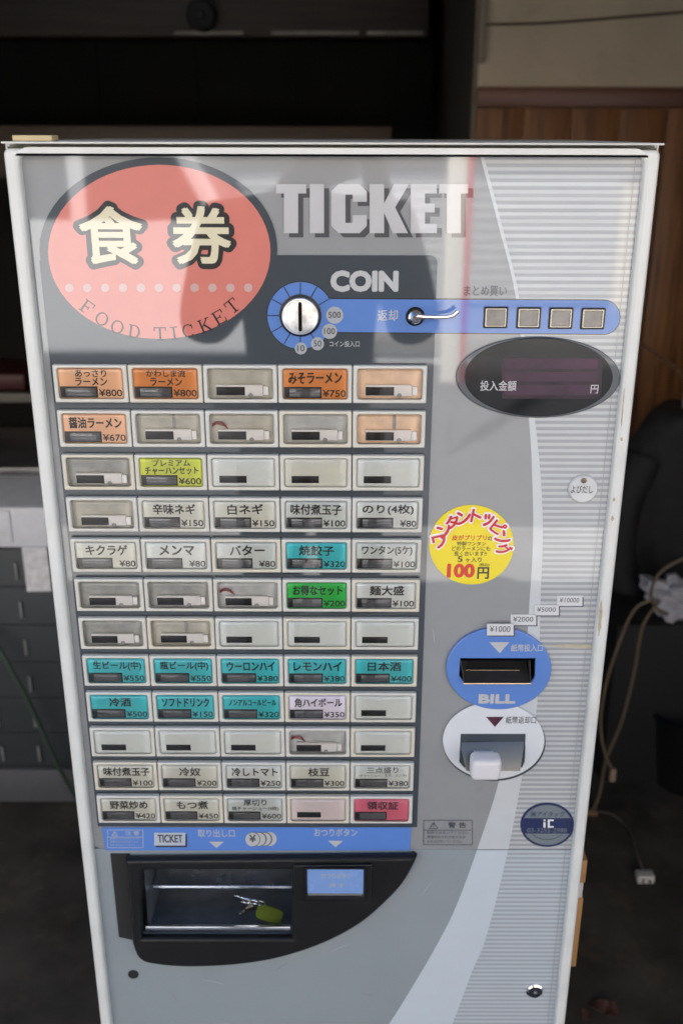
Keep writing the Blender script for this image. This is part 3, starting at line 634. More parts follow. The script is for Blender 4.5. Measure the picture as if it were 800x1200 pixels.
# bill return
hole2 = pxs([(539.5, 860), (615.5, 860), (614, 893), (611, 900), (544, 900), (538, 893)], -.003)
E = ell(578, 868, 59.5, 45, -.003)
M_wd = mat('return_white', lin((208, 213, 219)), .38, 0, .3, .02, 30)
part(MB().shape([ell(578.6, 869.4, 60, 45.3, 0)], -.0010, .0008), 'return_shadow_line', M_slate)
W0 = part(MB().shape([E, hole2[::-1]], -.0035, .0024, .0008), 'bill_return', M_wd, 'white oval bill return chute with a white flap')
b = MB(); a0, a1, a2, a3 = P(538, 859, -.002), P(617, 859, -.002), P(616, 902, -.002), P(539, 902, -.002); k = Vector((0, .035, 0))
b.add([a0, a1, a2, a3, a0+k, a1+k, a2+k, a3+k], [[0, 1, 5, 4], [1, 2, 6, 5], [2, 3, 7, 6], [3, 0, 4, 7], [4, 5, 6, 7]]); part(b, 'chute_recess', M_dark, None, W0)
b = MB()
g0, g1 = P(540, 864, .003), P(615, 864, .003); g2, g3 = P(609, 903.5, -.020), P(546, 903.5, -.020); n = Vector((0, .0015, 0))
mid = [P(540, 878, -.006), P(613, 876, -.006)]
b.add([g0, g1, mid[1], mid[0], g2, g3]+[v+n for v in (g0, g1, mid[1], mid[0], g2, g3)], [[0, 1, 2, 3], [3, 2, 4, 5], [9, 8, 7, 6], [11, 10, 8, 9], [5, 4, 10, 11]])
for a, c_, d in ((g0, mid[0], g3), (g1, mid[1], g2)):
    r_ = Vector((d.x, -.001, d.z)); b.add([a, c_, d, r_], [[0, 1, 2, 3]])
part(b, 'chute_plate', mat('chute_steel', (.20, .195, .18), .34, 1, 0, .06, 20), None, W0, 20)
f = boxpx(551, 887.5, 586.5, 911.5, -.034)
b = MB().box((f[0], -.042, f[1]), (f[2], -.019, f[3]), 0, .0062, None, 6); b.box((f[0]+.006, -.0195, f[3]-.012), (f[2]-.006, -.012, f[3]-.006)); part(b, 'flap', mat('flap_white', (.66, .66, .68), .3, 0, .1, .02, 40), None, W0)
part(MB().poly(pxs([(569, 840), (590, 840), (579.5, 852)], -.0036), -.0037, 0).tpx('紙幣返却口', 592, 839.5, 628, 848, -.0037, 1, .008), 'return_lettering', [mat('maroon_print', (.07, .012, .03), .4), M_dtxt], None, W0)
# warning box, maker badge
def warnbox(x0, y0, x1, y1, y, mi_mat, title, parent):
    b = MB(); w = .0004
    A = pxs([(x0, y0), (x1, y0), (x1, y1), (x0, y1)]); tl, tr, br, bl = A
    ym = y0+(y1-y0)*.40; Lm = P(x0, ym); Rm = P(x1, ym)
    for p, q in ((tl, tr), (tr, br), (br, bl), (bl, tl), ((Lm.x, Lm.z), (Rm.x, Rm.z))):
        d = Vector((q[0]-p[0], q[1]-p[1])).normalized(); n = Vector((-d.y, d.x))*w
        b.poly([(p[0]+n.x, p[1]+n.y), (p[0]-n.x, p[1]-n.y), (q[0]-n.x, q[1]-n.y), (q[0]+n.x, q[1]+n.y)], y)
    W = x1-x0; H = y1-y0
    t0, t1, t2 = (x0+.12*W, y0+.33*H), (x0+.29*W, y0+.33*H), (x0+.205*W, y0+.08*H)
    for p, q in ((t0, t1), (t1, t2), (t2, t0)):
        p, q = P(*p), P(*q); d = (q-p).normalized(); n = Vector((-d.z, 0, d.x))*w
        b.poly([(p.x+n.x, p.z+n.z), (p.x-n.x, p.z-n.z), (q.x-n.x, q.z-n.z), (q.x+n.x, q.z+n.z)], y)
    b.tpx('!', x0+.195*W, y0+.15*H, x0+.215*W, y0+.3*H, y)
    b.tpx(title, x0+.5*W, y0+.09*H, x0+.88*W, y0+.33*H, y, 0, .015)
    for k in range(3): b.tpx(['転倒させないでください', '感電のおそれがあります', '水をかけないでください'][k], x0+.07*W, y0+(.46+.18*k)*H, x0+(.93-.07*k)*W, y0+(.58+.18*k)*H, y, 0, .0)
    part(b, 'warning_print', mi_mat, None, parent)
warnbox(496, 961, 553, 989.5, -.0008, M_dtxt, '警 告', UP)
M_bnavy = mat('badge_navy', (.012, .022, .09), .3, 0, .4, .05, 30); M_bgrey = mat('badge_grey', lin((112, 122, 128)), .3, 0, .4, .04, 30)
K0 = part(MB().shape([ell(640.5, 966, 31.5, 26)], -.0010, .0008), 'maker_badge', M_bnavy, 'round navy and grey maker badge')
def seg(y0, y1, top):
    o = []
    for k in range(33):
        a = PI*k/32 if top else PI+PI*k/32
        x, y = 640.5+28.8*math.cos(a), 966-23.4*math.sin(a)
        if top: y = min(y, y1)
        else: y = max(y, y0)
        o.append((x, y))
    return pxs(o)
b = MB().poly(seg(0, 958, True), -.0012, 0).poly(seg(976, 0, False), -.0012, 0)
b.tpx('㈱アイタック', 621, 951, 661, 957, -.0013, 1, .012).tpx('03-3255-2988', 617, 970.5, 664, 975.5, -.0013, 0, .004)
for q in ([(636, 962.5), (638.5, 962.5), (638.5, 969), (636, 969)], [(636, 959.5), (638.5, 959.5), (638.5, 961.3), (636, 961.3)], [(641, 959.5), (648, 959.5), (648, 961.3), (643.4, 961.3), (643.4, 967.2), (648, 967.2), (648, 969), (641, 969)]): b.poly(pxs(q), -.0014, 2)
arc_ = [(640.5+22*math.cos(math.radians(a)), 966+17*math.sin(math.radians(a))) for a in range(30, 151, 10)]
for i in range(12):
    p, q = P(*arc_[i]), P(*arc_[i+1]); n = Vector((0, 0, .0004)); b.poly([(p.x, p.z+.0004), (p.x, p.z-.0004), (q.x, q.z-.0004), (q.x, q.z+.0004)], -.0013, 1)
part(b, 'badge_lettering', [M_bgrey, M_bnavy, M_white], None, K0)
# blue strip under the buttons
b = MB().poly(pxs([(119.5, 969), (481.5, 969), (480, 996), (124, 996)]), -.0010)
ST = part(b, 'tray_strip', mat('strip_blue', lin((84, 128, 204)), .4, 0, .4, .02, 30), 'blue caption strip above the ticket tray')
warnbox(126.5, 972, 168, 992.5, -.0012, M_ltxt, '注 意', ST)
b = MB()
SM = [M_ltxt, mat('pale_blue_print', lin((178, 188, 202)), .4), M_black, M_dtxt]
part(MB().poly(pxs([(183, 977), (219.5, 977), (219.5, 992), (183, 992)]), -.0012, 2).poly(pxs([(181, 975), (217.5, 975), (217.5, 990), (181, 990)]), -.0014, 1).tpx('TICKET', 185, 978, 214, 987.5, -.0016, 3, .03), 'ticket_mark', SM, None, ST)
part(MB().tpx('取り出し口', 232, 972, 275, 981, -.0012, 0, .012), 'strip_caption', SM, None, ST)
part(MB().tpx('おつりボタン', 368, 971, 418.5, 980, -.0012, 0, .012), 'strip_caption', SM, None, ST)
for q in ([(245, 985.5), (262.5, 985.5), (254, 993)], [(384.5, 984.5), (402, 984.5), (393, 992)]): part(MB().poly(pxs(q), -.0012), 'arrow_mark', SM, None, ST)
for k, x in enumerate((316, 311, 304.5)): b.poly(ell(x, 982.5, 8.2, 8.2, 0, 28), -.0012-.0002*k, 3 if k else 0).poly(ell(x-.9, 982.5, 7.6, 7.6, 0, 28), -.0013-.0002*k, 0)
b.poly(ell(296.5, 982.5, 8.8, 8.4, 0, 28), -.0018, 3).poly(ell(296, 982.5, 8.4, 8, 0, 28), -.0019, 0).tpx('¥', 292, 978, 300, 987, -.0020, 3, .03)
part(b, 'coin_mark', SM, None, ST)

# ------------------------------------------------------------------ ticket tray
def tz(pts): return [(90+a/1.905, 950+b_/1.905) for a, b_ in pts]
surr = spline([Vector(p) for p in tz([(758, 89), (748, 112), (725, 150), (690, 188), (640, 232), (580, 268), (510, 297), (430, 319), (340, 331), (240, 334), (170, 327), (147, 318), (136, 304), (128, 280)])], 6)
outl = pxs([tuple(p) for p in surr]+tz([(124, 200), (116, 120), (112, 96)]))
op = pxs(tz([(150, 119), (481, 119), (481, 271), (150, 271)]))
T0 = part(MB().shape([outl, op[::-1]], -.013, .0128, .005, 0, 4), 'ticket_tray', M_blackp, 'black curved tray surround where tickets and change drop')
part(MB().shape([pxs(tz([(76, 95), (119, 95), (126, 200), (131, 288), (95, 280)]))], -.0016, .0014), 'dark_notch', M_blackm, None, T0)
a = P(*tz([(148, 117)])[0], -.001); c = P(*tz([(483, 273)])[0], -.001)
b = MB(); x0, x1, z1, z0 = a.x, c.x, a.z, c.z; dp = .085
def quad(b, *p): b.add(list(p), [[0, 1, 2, 3]])
quad(b, (x0, 0, z1), (x1, 0, z1), (x1, dp, z1), (x0, dp, z1)); quad(b, (x0, 0, z0), (x0, dp, z0-.004), (x1, dp, z0-.004), (x1, 0, z0))
quad(b, (x0, 0, z0), (x0, 0, z1), (x0, dp, z1), (x0, dp, z0-.004)); quad(b, (x1, 0, z1), (x1, 0, z0), (x1, dp, z0-.004), (x1, dp, z1)); quad(b, (x0, dp, z0-.004), (x0, dp, z1), (x1, dp, z1), (x1, dp, z0-.004))
part(b, 'tray_liner', M_tray, None, T0, 20)
zz_ = P(*tz([(150, 172)])[0], .03).z
b = MB().box((x0+.001, .030, zz_-.004), (x1-.001, dp-.001, zz_+.003), 0, .003, None, 4); part(b, 'inner_ledge', mat('ledge_steel', (.55, .6, .68), .25, .95, 0, .1, 40), None, T0)
a = P(*tz([(245, 130)])[0], -.002); c = P(*tz([(357, 137)])[0], -.002); part(MB().box((a.x, .004, c.z), (c.x, .012, a.z), 0, .0008), 'ticket_slit', M_steel, None, T0)
b = MB(); a = P(*tz([(152, 259)])[0], -.006); c = P(*tz([(478, 270)])[0], -.006); b.box((a.x, -.006, c.z), (c.x, -.001, a.z), 0, .002); part(b, 'tray_lip', mat('lip_steel', (.72, .76, .84), .2, 1, 0, .08, 80), None, T0)
qb = pxs(tz([(484, 120), (658, 118), (660, 200), (655, 206), (500, 202), (484, 198)]), -.014)
Q0 = part(MB().shape([qb], -.0165, .005, .0015), 'change_button', M_blackp, 'change button with a pale blue window')
bx = boxpx(*tz([(509, 127)])[0], *tz([(645, 196)])[0], -.018)
part(MB().shape([rrect(*bx, .003), rrect(bx[0]+.003, bx[1]+.004, bx[2]-.003, bx[3]-.002, .002)[::-1]], -.020, .004, .0012), 'button_bezel', M_blackp, None, Q0)
part(MB().shape([rrect(bx[0]+.003, bx[1]+.0085, bx[2]-.003, bx[3]-.002, .001)], -.0185, .002), 'button_window', mat('window_blue', lin((120, 156, 214)), .25, 0, .8, .02, 50), None, Q0)
part(MB().shape([rect(bx[0]+.0032, bx[1]+.0042, bx[2]-.0032, bx[1]+.0082)], -.0178, .0012), 'button_foot', mat('foot_clear', (.16, .16, .16), .2, 0, .6), None, Q0)
part(MB().tpx('おつりボタン', *tz([(545, 140)])[0], *tz([(613, 151)])[0], -.0188, 0, .012).tpx('押 す', *tz([(563, 162)])[0], *tz([(597, 172)])[0], -.0188, 0, .012), 'button_lettering', M_ltxt, None, Q0)
# hole, lock
c = P(156.5, 1141.5); part(MB().lathe((c.x, 0, c.z), [(.0068, 0), (.0068, -.0012), (.005, -.0014), (.0045, -.0004)], 28), 'screw_hole', M_blackm)
c = P(626, 1160); K = part(MB().lathe((c.x, 0, c.z), [(.0115, 0), (.0115, -.003), (.0095, -.0045), (.0088, -.003)], 36), 'door_lock', M_chrome)
part(MB().lathe((c.x, -.003, c.z), [(.0086, 0), (.0086, -.001), (.004, -.0016)], 30), 'lock_barrel', mat('lock_dark', (.1, .1, .12), .25, .9), None, K)
part(MB().lathe((c.x, -.0045, c.z), [(.0026, 0), (.0024, -.0012), (.001, -.0016)], 16), 'key_way', M_chrome, None, K)
part(MB().poly(pxs([(640, 756), (662, 754.5), (690, 755), (706, 756.5), (704, 759), (676, 759.5), (655, 758)]), -.0010), 'stain', mat('stain_yellow', lin((176, 170, 150)), .5, 0, 0, .1, 120), None, UP)
# scuffs on the door frame
b = MB()
for x, y0, y1, ww in ((704.5, 703, 745, 3.2), (717.5, 604, 611, 2.4), (719, 583, 588, 2), (728, 512, 517, 2.2), (731, 455, 500, 1.3)):
    n = 9; L_ = []; R_ = []
    for k in range(n):
        y = y0+(y1-y0)*k/(n-1); xx = x-(y-y0)*.085; e = math.sin(PI*(k+.4)/(n-.2)); L_.append((xx-ww*e*random.uniform(.5, 1), y)); R_.append((xx+ww*e*random.uniform(.4, 1), y))
    part(MB().poly(pxs(L_+R_[::-1], -.0102), -.01025), 'paint_scuff', mat('scuff_brown', (.42, .36, .26), .6, 0, 0, .3, 150), None, DF)

random.seed(21)
M_scr = mat('scratch_pale', lin((176, 180, 186)), .5, 0, 0, .1, 100); M_scd = mat('scratch_dark', lin((120, 122, 126)), .6, 0, 0, .1, 100)
for x, y, L_, an, dk in ((250, 1150, 26, 12, 0), (330, 1132, 18, -35, 1), (205, 1168, 14, 60, 1), (398, 1110, 22, -20, 0), (430, 1165, 16, 8, 1), (520, 860, 14, 70, 1), (508, 745, 18, 82, 0), (560, 925, 12, -30, 1), (500, 1040, 20, -52, 0)):
    p = []; q = []
    for k in range(7):
        f = k/6-.5; c_, s_ = math.cos(math.radians(an)), math.sin(math.radians(an)); wv = .5*math.sin(PI*(k+.2)/6.4)*.38+.06; bend = 2.0*f*f
        p.append((x+L_*f*c_-bend*s_-wv*s_, y+L_*f*s_+bend*c_+wv*c_)); q.append((x+L_*f*c_-bend*s_+wv*s_, y+L_*f*s_+bend*c_-wv*c_))
    part(MB().poly(pxs(p+q[::-1]), -.0007), 'scratch', M_scd if dk else M_scr, None, LP if y > 996 else UP)
# ------------------------------------------------------------------ selection buttons
yf = -.0075
g0 = P(61.2, 428, yf); g1 = P(502.2, 428, yf)
X0 = g0.x-.0008; CW = (g1.x-g0.x)/5; Z0 = P(280, 428.2, yf).z; RP = (Z0-P(300, 933.6, yf).z)/11; RH = .0392
fr = None
BW, BH = CW-.0011, RH
wx_, wz0, wz1 = BW/2-.0048, -BH/2+.0042, BH/2-.0034
fmesh = None
GP, OR, YG, TE, GR, WH, LI, PK, PP = 'faded peach', 'orange', 'lime', 'teal', 'green', 'pale', 'lilac', 'pink', 'blush'
GP = 'faded peach'  # pale peach: orange cards with the warm glare mixed into their colour
CARD = {GP: (240, 190, 150), OR: (224, 144, 74), YG: (210, 220, 62), TE: (66, 196, 206), GR: (46, 188, 78), WH: (217, 224, 223), LI: (236, 232, 250), PK: (220, 110, 136), PP: (222, 212, 214)}
CM = {k: mat('card_'+k, lin(v), .5, 0, .2, .03, 60) for k, v in CARD.items()}
m_, n_ = 'mech', 'blank'
GRID = [
 [(GP, ['あっさり', 'ラーメン'], '¥800'), (OR, ['かわしま流', 'ラーメン'], '¥800'), m_, (OR, ['みそラーメン'], '¥750'), m_],
 [(GP, ['醤油ラーメン'], '¥670'), m_, m_, m_, m_],
 [m_, (YG, ['プレミアム', 'チャーハンセット'], '¥600'), n_, n_, n_],
 [m_, (WH, ['辛味ネギ'], '¥150'), (WH, ['白ネギ'], '¥150'), (WH, ['味付煮玉子'], '¥100'), (WH, ['のり(4枚)'], '¥80')],
 [(WH, ['キクラゲ'], '¥80'), (WH, ['メンマ'], '¥80'), (WH, ['バター'], '¥80'), (TE, ['焼餃子'], '¥320'), (WH, ['ワンタン(5ケ)'], '¥100')],
 [m_, m_, m_, (GR, ['お得なセット'], '¥200'), (WH, ['麺大盛'], '¥100')],
 [m_, m_, n_, n_, n_],
 [(TE, ['生ビール(中)'], '¥550'), (TE, ['瓶ビール(中)'], '¥550'), (TE, ['ウーロンハイ'], '¥380'), (TE, ['レモンハイ'], '¥380'), (TE, ['日本酒'], '¥400')],
 [(TE, ['冷酒'], '¥500'), (TE, ['ソフトドリンク'], '¥150'), (TE, ['ノンアルコールビール'], '¥320'), (LI, ['角ハイボール'], '¥350'), n_],
 [n_, n_, n_, m_, n_],
 [(WH, ['味付煮玉子'], '¥100'), (WH, ['冷奴'], '¥200'), (WH, ['冷しトマト'], '¥250'), (WH, ['枝豆'], '¥300'), (WH, ['三点盛り', '(チャーシュー、玉子、メンマ)'], '¥380')],
 [(WH, ['野菜炒め'], '¥420'), (WH, ['もつ煮'], '¥450'), (WH, ['厚切り', '焼チャーシュー(4枚)'], '¥600'), 'blush', (PK, ['領収証'], '')],
]
M_mback = mat('mech_back', (.50, .52, .51), .5, 0, 0, .12, 60); M_refl = mat('mech_back_reflection', lin((236, 204, 174)), .5, 0, 0, .15, 60); M_wire = mat('wire_red', (.25, .03, .03), .4)  # peach back plate: a warm reflection painted into the plate colour
M_mbs = [M_mback, mat('mech_back_dim', (.36, .37, .35), .5, 0, 0, .2, 60), mat('mech_back_yellowed', (.5, .49, .42), .5, 0, 0, .15, 60)]
M_wcards = [CM['pale'], mat('card_pale_grey', lin((205, 213, 212)), .5, 0, .2, .04, 60), mat('card_pale_warm', lin((216, 219, 210)), .5, 0, .2, .04, 60)]
M_tints = [M_beige, mat('button_plastic_yellowed', lin((206, 202, 188)), .44, 0, 0, .05, 60, .02, 500), mat('button_plastic_grey', lin((203, 204, 200)), .4, 0, 0, .05, 60, .02, 500)]
# lens: a clear cap, slightly domed, rolled over at the rim
def lens_mesh():
    b = MB(); lp = rrect(-wx_-.0001, wz0-.0001, wx_+.0001, wz1+.0001, .0026, 5); n = len(lp); vs = []
    cz = (wz0+wz1)/2
    for s, yy in ((1.0, .0005), (.992, -.0012), (.972, -.0022), (.945, -.0026), (.92, -.0027), (.91, -.0027)):
        hx, hz = wx_, (wz1-wz0)/2
        d = (1-s)*hx
        for x, z in lp: vs.append((x*(1-d/hx), yf*0+yy, cz+(z-cz)*(1-d/hz)))
    fs = []
    for r in range(5):
        for k in range(n): fs.append([r*n+k, r*n+(k+1) % n, (r+1)*n+(k+1) % n, (r+1)*n+k])
    fs.append([5*n+k for k in range(n)])
    b.add(vs, fs); return b
cz = (wz0+wz1)/2; WW = 2*wx_; WHt = wz1-wz0
def fx(f): return -wx_+f*WW
def fz(f): return wz1-f*WHt
protos = {}
def proto(key, make):
    if key not in protos: protos[key] = make()
    return protos[key]
def child(key, name, make, mats, parent, at, ang=35):            # shared meshes, every button its own objects
    if key not in protos:
        o = make().build(name, mats, parent, at, ang); protos[key] = o.data; return o
    return put(name, protos[key], parent, at)
names_seen = {}
for r in range(12):
    for c in range(5):
        e = GRID[r][c]
        at = Vector((X0+CW*(c+.5), yf, Z0-RP*r-RH/2))
        tn = random.choice((0, 0, 1, 2))
        B = child('frame%d' % tn, 'select_button', lambda: MB().shape([rrect(-BW/2, -BH/2, BW/2, BH/2, .0012), rrect(-wx_, wz0, wx_, wz1, .0024)[::-1]], 0, .0068, .0014, 0, 3), M_tints[tn], R, at)
        if e == m_:
            B['label'] = 'clear button with no card, its lamp holder showing'
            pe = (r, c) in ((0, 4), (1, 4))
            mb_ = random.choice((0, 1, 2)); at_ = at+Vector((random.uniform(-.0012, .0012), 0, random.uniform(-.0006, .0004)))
            child('mback'+str(pe)+str(mb_), 'back_plate', lambda: MB().box((-wx_-.001, .0056, wz0-.001), (wx_+.001, .0066, wz1+.001)), M_refl if pe else M_mbs[mb_], B, at)
            def mk():
                b = MB().box((fx(.13), .0012, fz(.90)), (fx(.86), .0054, fz(.54)), 0, .0006)
                b.box((fx(.86)+.0003, .002, fz(.88)), (fx(.94), .0054, fz(.60)), 0, .0005); return b
            child('mhold', 'lamp_holder', mk, M_wplas, B, at_)
            child('mwin', 'black_window', lambda: MB().box((fx(.135), .0006, fz(.88)), (fx(.58), .0013, fz(.60)), 0, .0002), M_blackp, B, at_)
            child('mwheel', 'roller', lambda: MB().lathe((fx(.665), .0013, fz(.88)), [(.0024, 0), (.0024, -.0006), (.0014, -.0008), (.0012, -.0003)], 18), M_gplas, B, at_)
            if (r, c) in ((1, 2), (5, 2), (9, 3)):
                b = MB()
                for k in range(4):
                    dz = k*.0009
                    b.tube(spline([Vector((fx(.03), .004, fz(.45)+dz)), Vector((fx(.10), .003, fz(.36)+dz)), Vector((fx(.2), .0025, fz(.40)+dz*1.3)), Vector((fx(.28), .003, fz(.52)))], 5), .0004, 5)
                b.build('red_wire', M_wire, B, at)
            if (r, c) in ((1, 1), (1, 4), (0, 0), (6, 1)):
                MB().box((fx(.56), .0048, fz(.52)), (fx(.61), .0055, fz(.03))).build('dark_rib', M_gplas, B, at)
        elif e in (n_, 'blush'):
            wc = random.choice((0, 1, 2))
            if e == n_: child('bcard%d' % wc, 'blank_card', lambda: MB().box((-wx_-.001, .0012, wz0-.001), (wx_+.001, .0022, wz1+.001)), M_wcards[wc], B, at)
            else:
                MB().box((-wx_-.001, .0012, wz0-.001), (wx_+.001, .0022, wz1+.001)).build('blank_card', CM[PP], B, at)
            child('bwin', 'black_window', lambda: MB().box((fx(.11), .0009, fz(.87)), (fx(.55), .00115, fz(.62)), 0, .00005), M_blackp, B, at)
        else:
            kind, lines, price = e
            B['label'] = kind+' button reading '+''.join(lines)+(' '+price if price else '')
            wc = random.choice((0, 1, 2)) if kind == WH else 0
            o = child('card'+kind+str(wc), 'menu_card', lambda: MB().box((-wx_-.001, .0012, wz0-.001), (wx_+.001, .0022, wz1+.001)), M_wcards[wc] if kind == WH else CM[kind], B, at)
            child('ind', 'indicator', lambda: MB().box((fx(.015), .0006, fz(.965)), (fx(.60), .00115, fz(.60)), 0, .0001), M_blackp, B, at)
            child('lcd', 'indicator_screen', lambda: MB().box((fx(.10), .00035, fz(.93)), (fx(.58), .00055, fz(.65)), 0, .00005), M_lcd, B, at)
            b = MB()
            jx, jr = random.uniform(-.0007, .0007), math.radians(random.uniform(-.8, .8))
            def fit(s, z0f, z1f, wmax, bold):
                n = 0
                for chh in s: n += .55 if ord(chh) < 128 else 1.0
                hpx = (z1f-z0f)*WHt; wd = min(wmax*WW, n*hpx*1.05)
                b.text(s, (-wd/2+.0008+jx, fz(z1f), wd/2+.0008+jx, fz(z0f)), .0010, 0, bold, jr)
            if len(lines) == 1:
                n = len(lines[0]); hh = .385 if n < 9 else .27
                fit(lines[0], .31-hh/2, .31+hh/2, .84 if n > 4 else .7, .032)
            else:
                long2 = len(lines[1])
                if long2 > 12: fit(lines[0], .08, .36, .6, .014); fit(lines[1], .40, .54, .86, .006)
                elif r == 11: fit(lines[0], .05, .33, .5, .022); fit(lines[1], .36, .58, .86, .02)
                else: fit(lines[0], .05, .29, .62, .022); fit(lines[1], .31, .58, .86 if long2 > 5 else .5, .026)
            if price:
                n = len(price); wd = .092*n*WW; b.text(price, (fx(.985)-wd, fz(.93), fx(.98), fz(.69)), .0010, 0, .022)
            b.build('card_lettering', M_ink, B, at)
        child('lens', 'clear_cover', lens_mesh, M_lens, B, at, 50)

# ------------------------------------------------------------------ loose things
a = P(15, 159.5, -.01); c = P(62, 165, -.01)
b = MB().box((a.x, -.012, zl+.0003), (c.x, .012, zl+.0055), 0, .001)
tag(b.build('wooden_block', wood('pale_block', (.48, .38, .2), (.6, .5, .3), .6, 'X')), 'small pale wooden strip lying on the top left corner of the machine', 'wood block')
q = P(*tz([(400, 225)])[0], .02)
zf = z0+.0005
t = thing('key_bunch', 'bunch of keys with an olive green tag lying in the ticket tray', 'keys', (q.x, .03, z0))
kc = P(*tz([(385, 196)])[0], .022)
def tri3(a): return Vector(a)
g = P(*tz([(430, 231)])[0], .012)
mt = Matrix.Translation(g) @ Matrix.Rotation(math.radians(24), 4, 'Y') @ Matrix.Rotation(math.radians(-38), 4, 'X')
b = MB(); b.shape([rrect(-.0175, -.0095, .0175, .0095, .006)], -.0015, .003, .0012); b.v = [mt @ v for v in b.v]
b.build('key_tag', mat('tag_olive', (.06, .085, .004), .55, 0, 0, .1, 60, spec=.15), t)
kp = [P(*tz([(352, 188)])[0], .012), P(*tz([(402, 207)])[0], .010)]
for i, (p0, p1) in enumerate((((352, 189), (402, 206)), ((366, 203), (404, 212)), ((362, 232), (392, 216)))):
    p0 = P(*tz([p0])[0], .010+.006*i); p1 = P(*tz([p1])[0], .008+.006*i); d = (p1-p0); L_ = d.length; d.normalize()
    up = Vector((0, -.55, .83)); n = d.cross(up).normalized(); up = n.cross(d).normalized()
    mm = Matrix(((d.x, n.x, up.x, p0.x), (d.y, n.y, up.y, p0.y), (d.z, n.z, up.z, p0.z), (0, 0, 0, 1)))
    teeth = [(0, .0018), (.003, .0032), (.006, .002), (.009, .0034), (.012, .0024), (.015, .0034)]
    out = [(0, -.003)]+[(L_*.62, -.003)]+[(L_*.62+.007+.008*math.cos(a), .008*math.sin(a)) for a in [math.radians(x) for x in range(-140, 141, 20)]]+[(L_*.62, .003)]+[(x_, z_) for x_, z_ in teeth[::-1]]
    b = MB().shape([[(q_[0], q_[1]*1.35) for q_ in out]], -.0013, .0026, .0004); b.v = [mm @ v for v in b.v]; b.build('key', M_chrome if i < 2 else mat('key_brass', (.22, .19, .13), .35, 1), t)
rc = P(*tz([(404, 210)])[0], .010); b = MB()
b.tube([rc+Vector((.010*math.cos(a), -.004*math.sin(a)+.002, .008*math.sin(a))) for a in [2*PI*k/24 for k in range(25)]], .0008, 8); b.build('key_ring', M_steel, t)

# ================================================================== STREET BEHIND THE CAMERA (shows in the panel's reflections)
fy = -8.8
t = thing('street_house', 'cream house front across the street, with shutter and dark windows', 'house', (0, fy-.5, 0))
M_hw = mat('house_cream', (.55, .5, .42), .8, 0, 0, .08, 1.5, .2, 40)
MB().box((-14, fy-5, -.004), (14, fy, 6)).build('wall', M_hw, t)
b = MB()
for k in range(26): b.box((-1.0, fy+.003, .05+.095*k), (2.6, fy+.05, .135+.095*k), 0, .02)
b.build('shutter', mat('shutter_grey', (.45, .46, .47), .45, .2, 0, .08, 4), t)
for x0, x1, z0_, z1_ in ((-5.2, -3.7, .7, 2.2), (-3.2, -2.0, .05, 2.2), (3.4, 5.4, .8, 2.3), (6.2, 8, .05, 2.3), (-8.5, -6.4, .6, 2.3)):
    f = MB().shape([rect(x0, z0_, x1, z1_), rect(x0+.08, z0_+.08, x1-.08, z1_-.08)[::-1]], 0, .08).build('window', M_wplas, t, (0, fy, 0))
    MB().box((x0+.08, fy+.005, z0_+.08), (x1-.08, fy+.03, z1_-.08)).build('pane', mat('pane_dark', (.03, .035, .04), .05), f)
MB().box((-9, fy+.004, 2.6), (9, fy+1.0, 2.72)).build('awning', mat('awning_orange', (.5, .2, .08), .7), t)
t = thing('narrow_sign', 'narrow cream street sign with a red edge at the kerb', 'sign', (.6, -4.4, -.13))
sx = .545
MB().box((sx, -4.45, .3), (sx+.10, -4.42, 2.1), 0, .004).build('board', mat('sign_cream', (.85, .80, .70), .5), t)
MB().box((sx+.102, -4.45, .3), (sx+.135, -4.42, 2.1), 0, .003).build('edge_strip', mat('sign_red', (.6, .03, .03), .5), t)
MB().box((sx+.05, -4.46, -.13), (sx+.08, -4.43, .3)).build('post', M_steel, t)
for x, lab in ((-1.75, 'white parked van left of the street sign'),):
    t = thing('parked_van', 'white van parked across the road', 'van', (x, -6.0, -.13))
    b = MB(); prof = [(-1.7, .25), (1.7, .25), (1.7, .75), (1.55, .95), (1.1, 1.05), (.75, 1.7), (-1.6, 1.75), (-1.7, 1.5)]
    b.shape([[(p[0]+x, p[1]) for p in prof]], -6.7, 1.4, .06, 0, 3); b.build('body', mat('van_white', (.7, .7, .7), .3, 0, .6), t)
    b = MB().shape([[(x+.2, 1.1), (x+.95, 1.1), (x+.68, 1.6), (x+.2, 1.62)]], -5.305, .01); b.build('window', MATS['pane_dark'], t)
    MB().shape([[(x-1.4, 1.1), (x+.1, 1.1), (x+.1, 1.62), (x-1.4, 1.62)]], -5.305, .01).build('window', MATS['pane_dark'], t)
    for wx in (-1.1, 1.1):
        for yy in (-5.45, -6.55): MB().lathe((x+wx, yy, .16), [(.28, .1), (.29, .08), (.29, -.08), (.28, -.1), (.1, -.1)], 28).build('wheel', M_blackm, t)

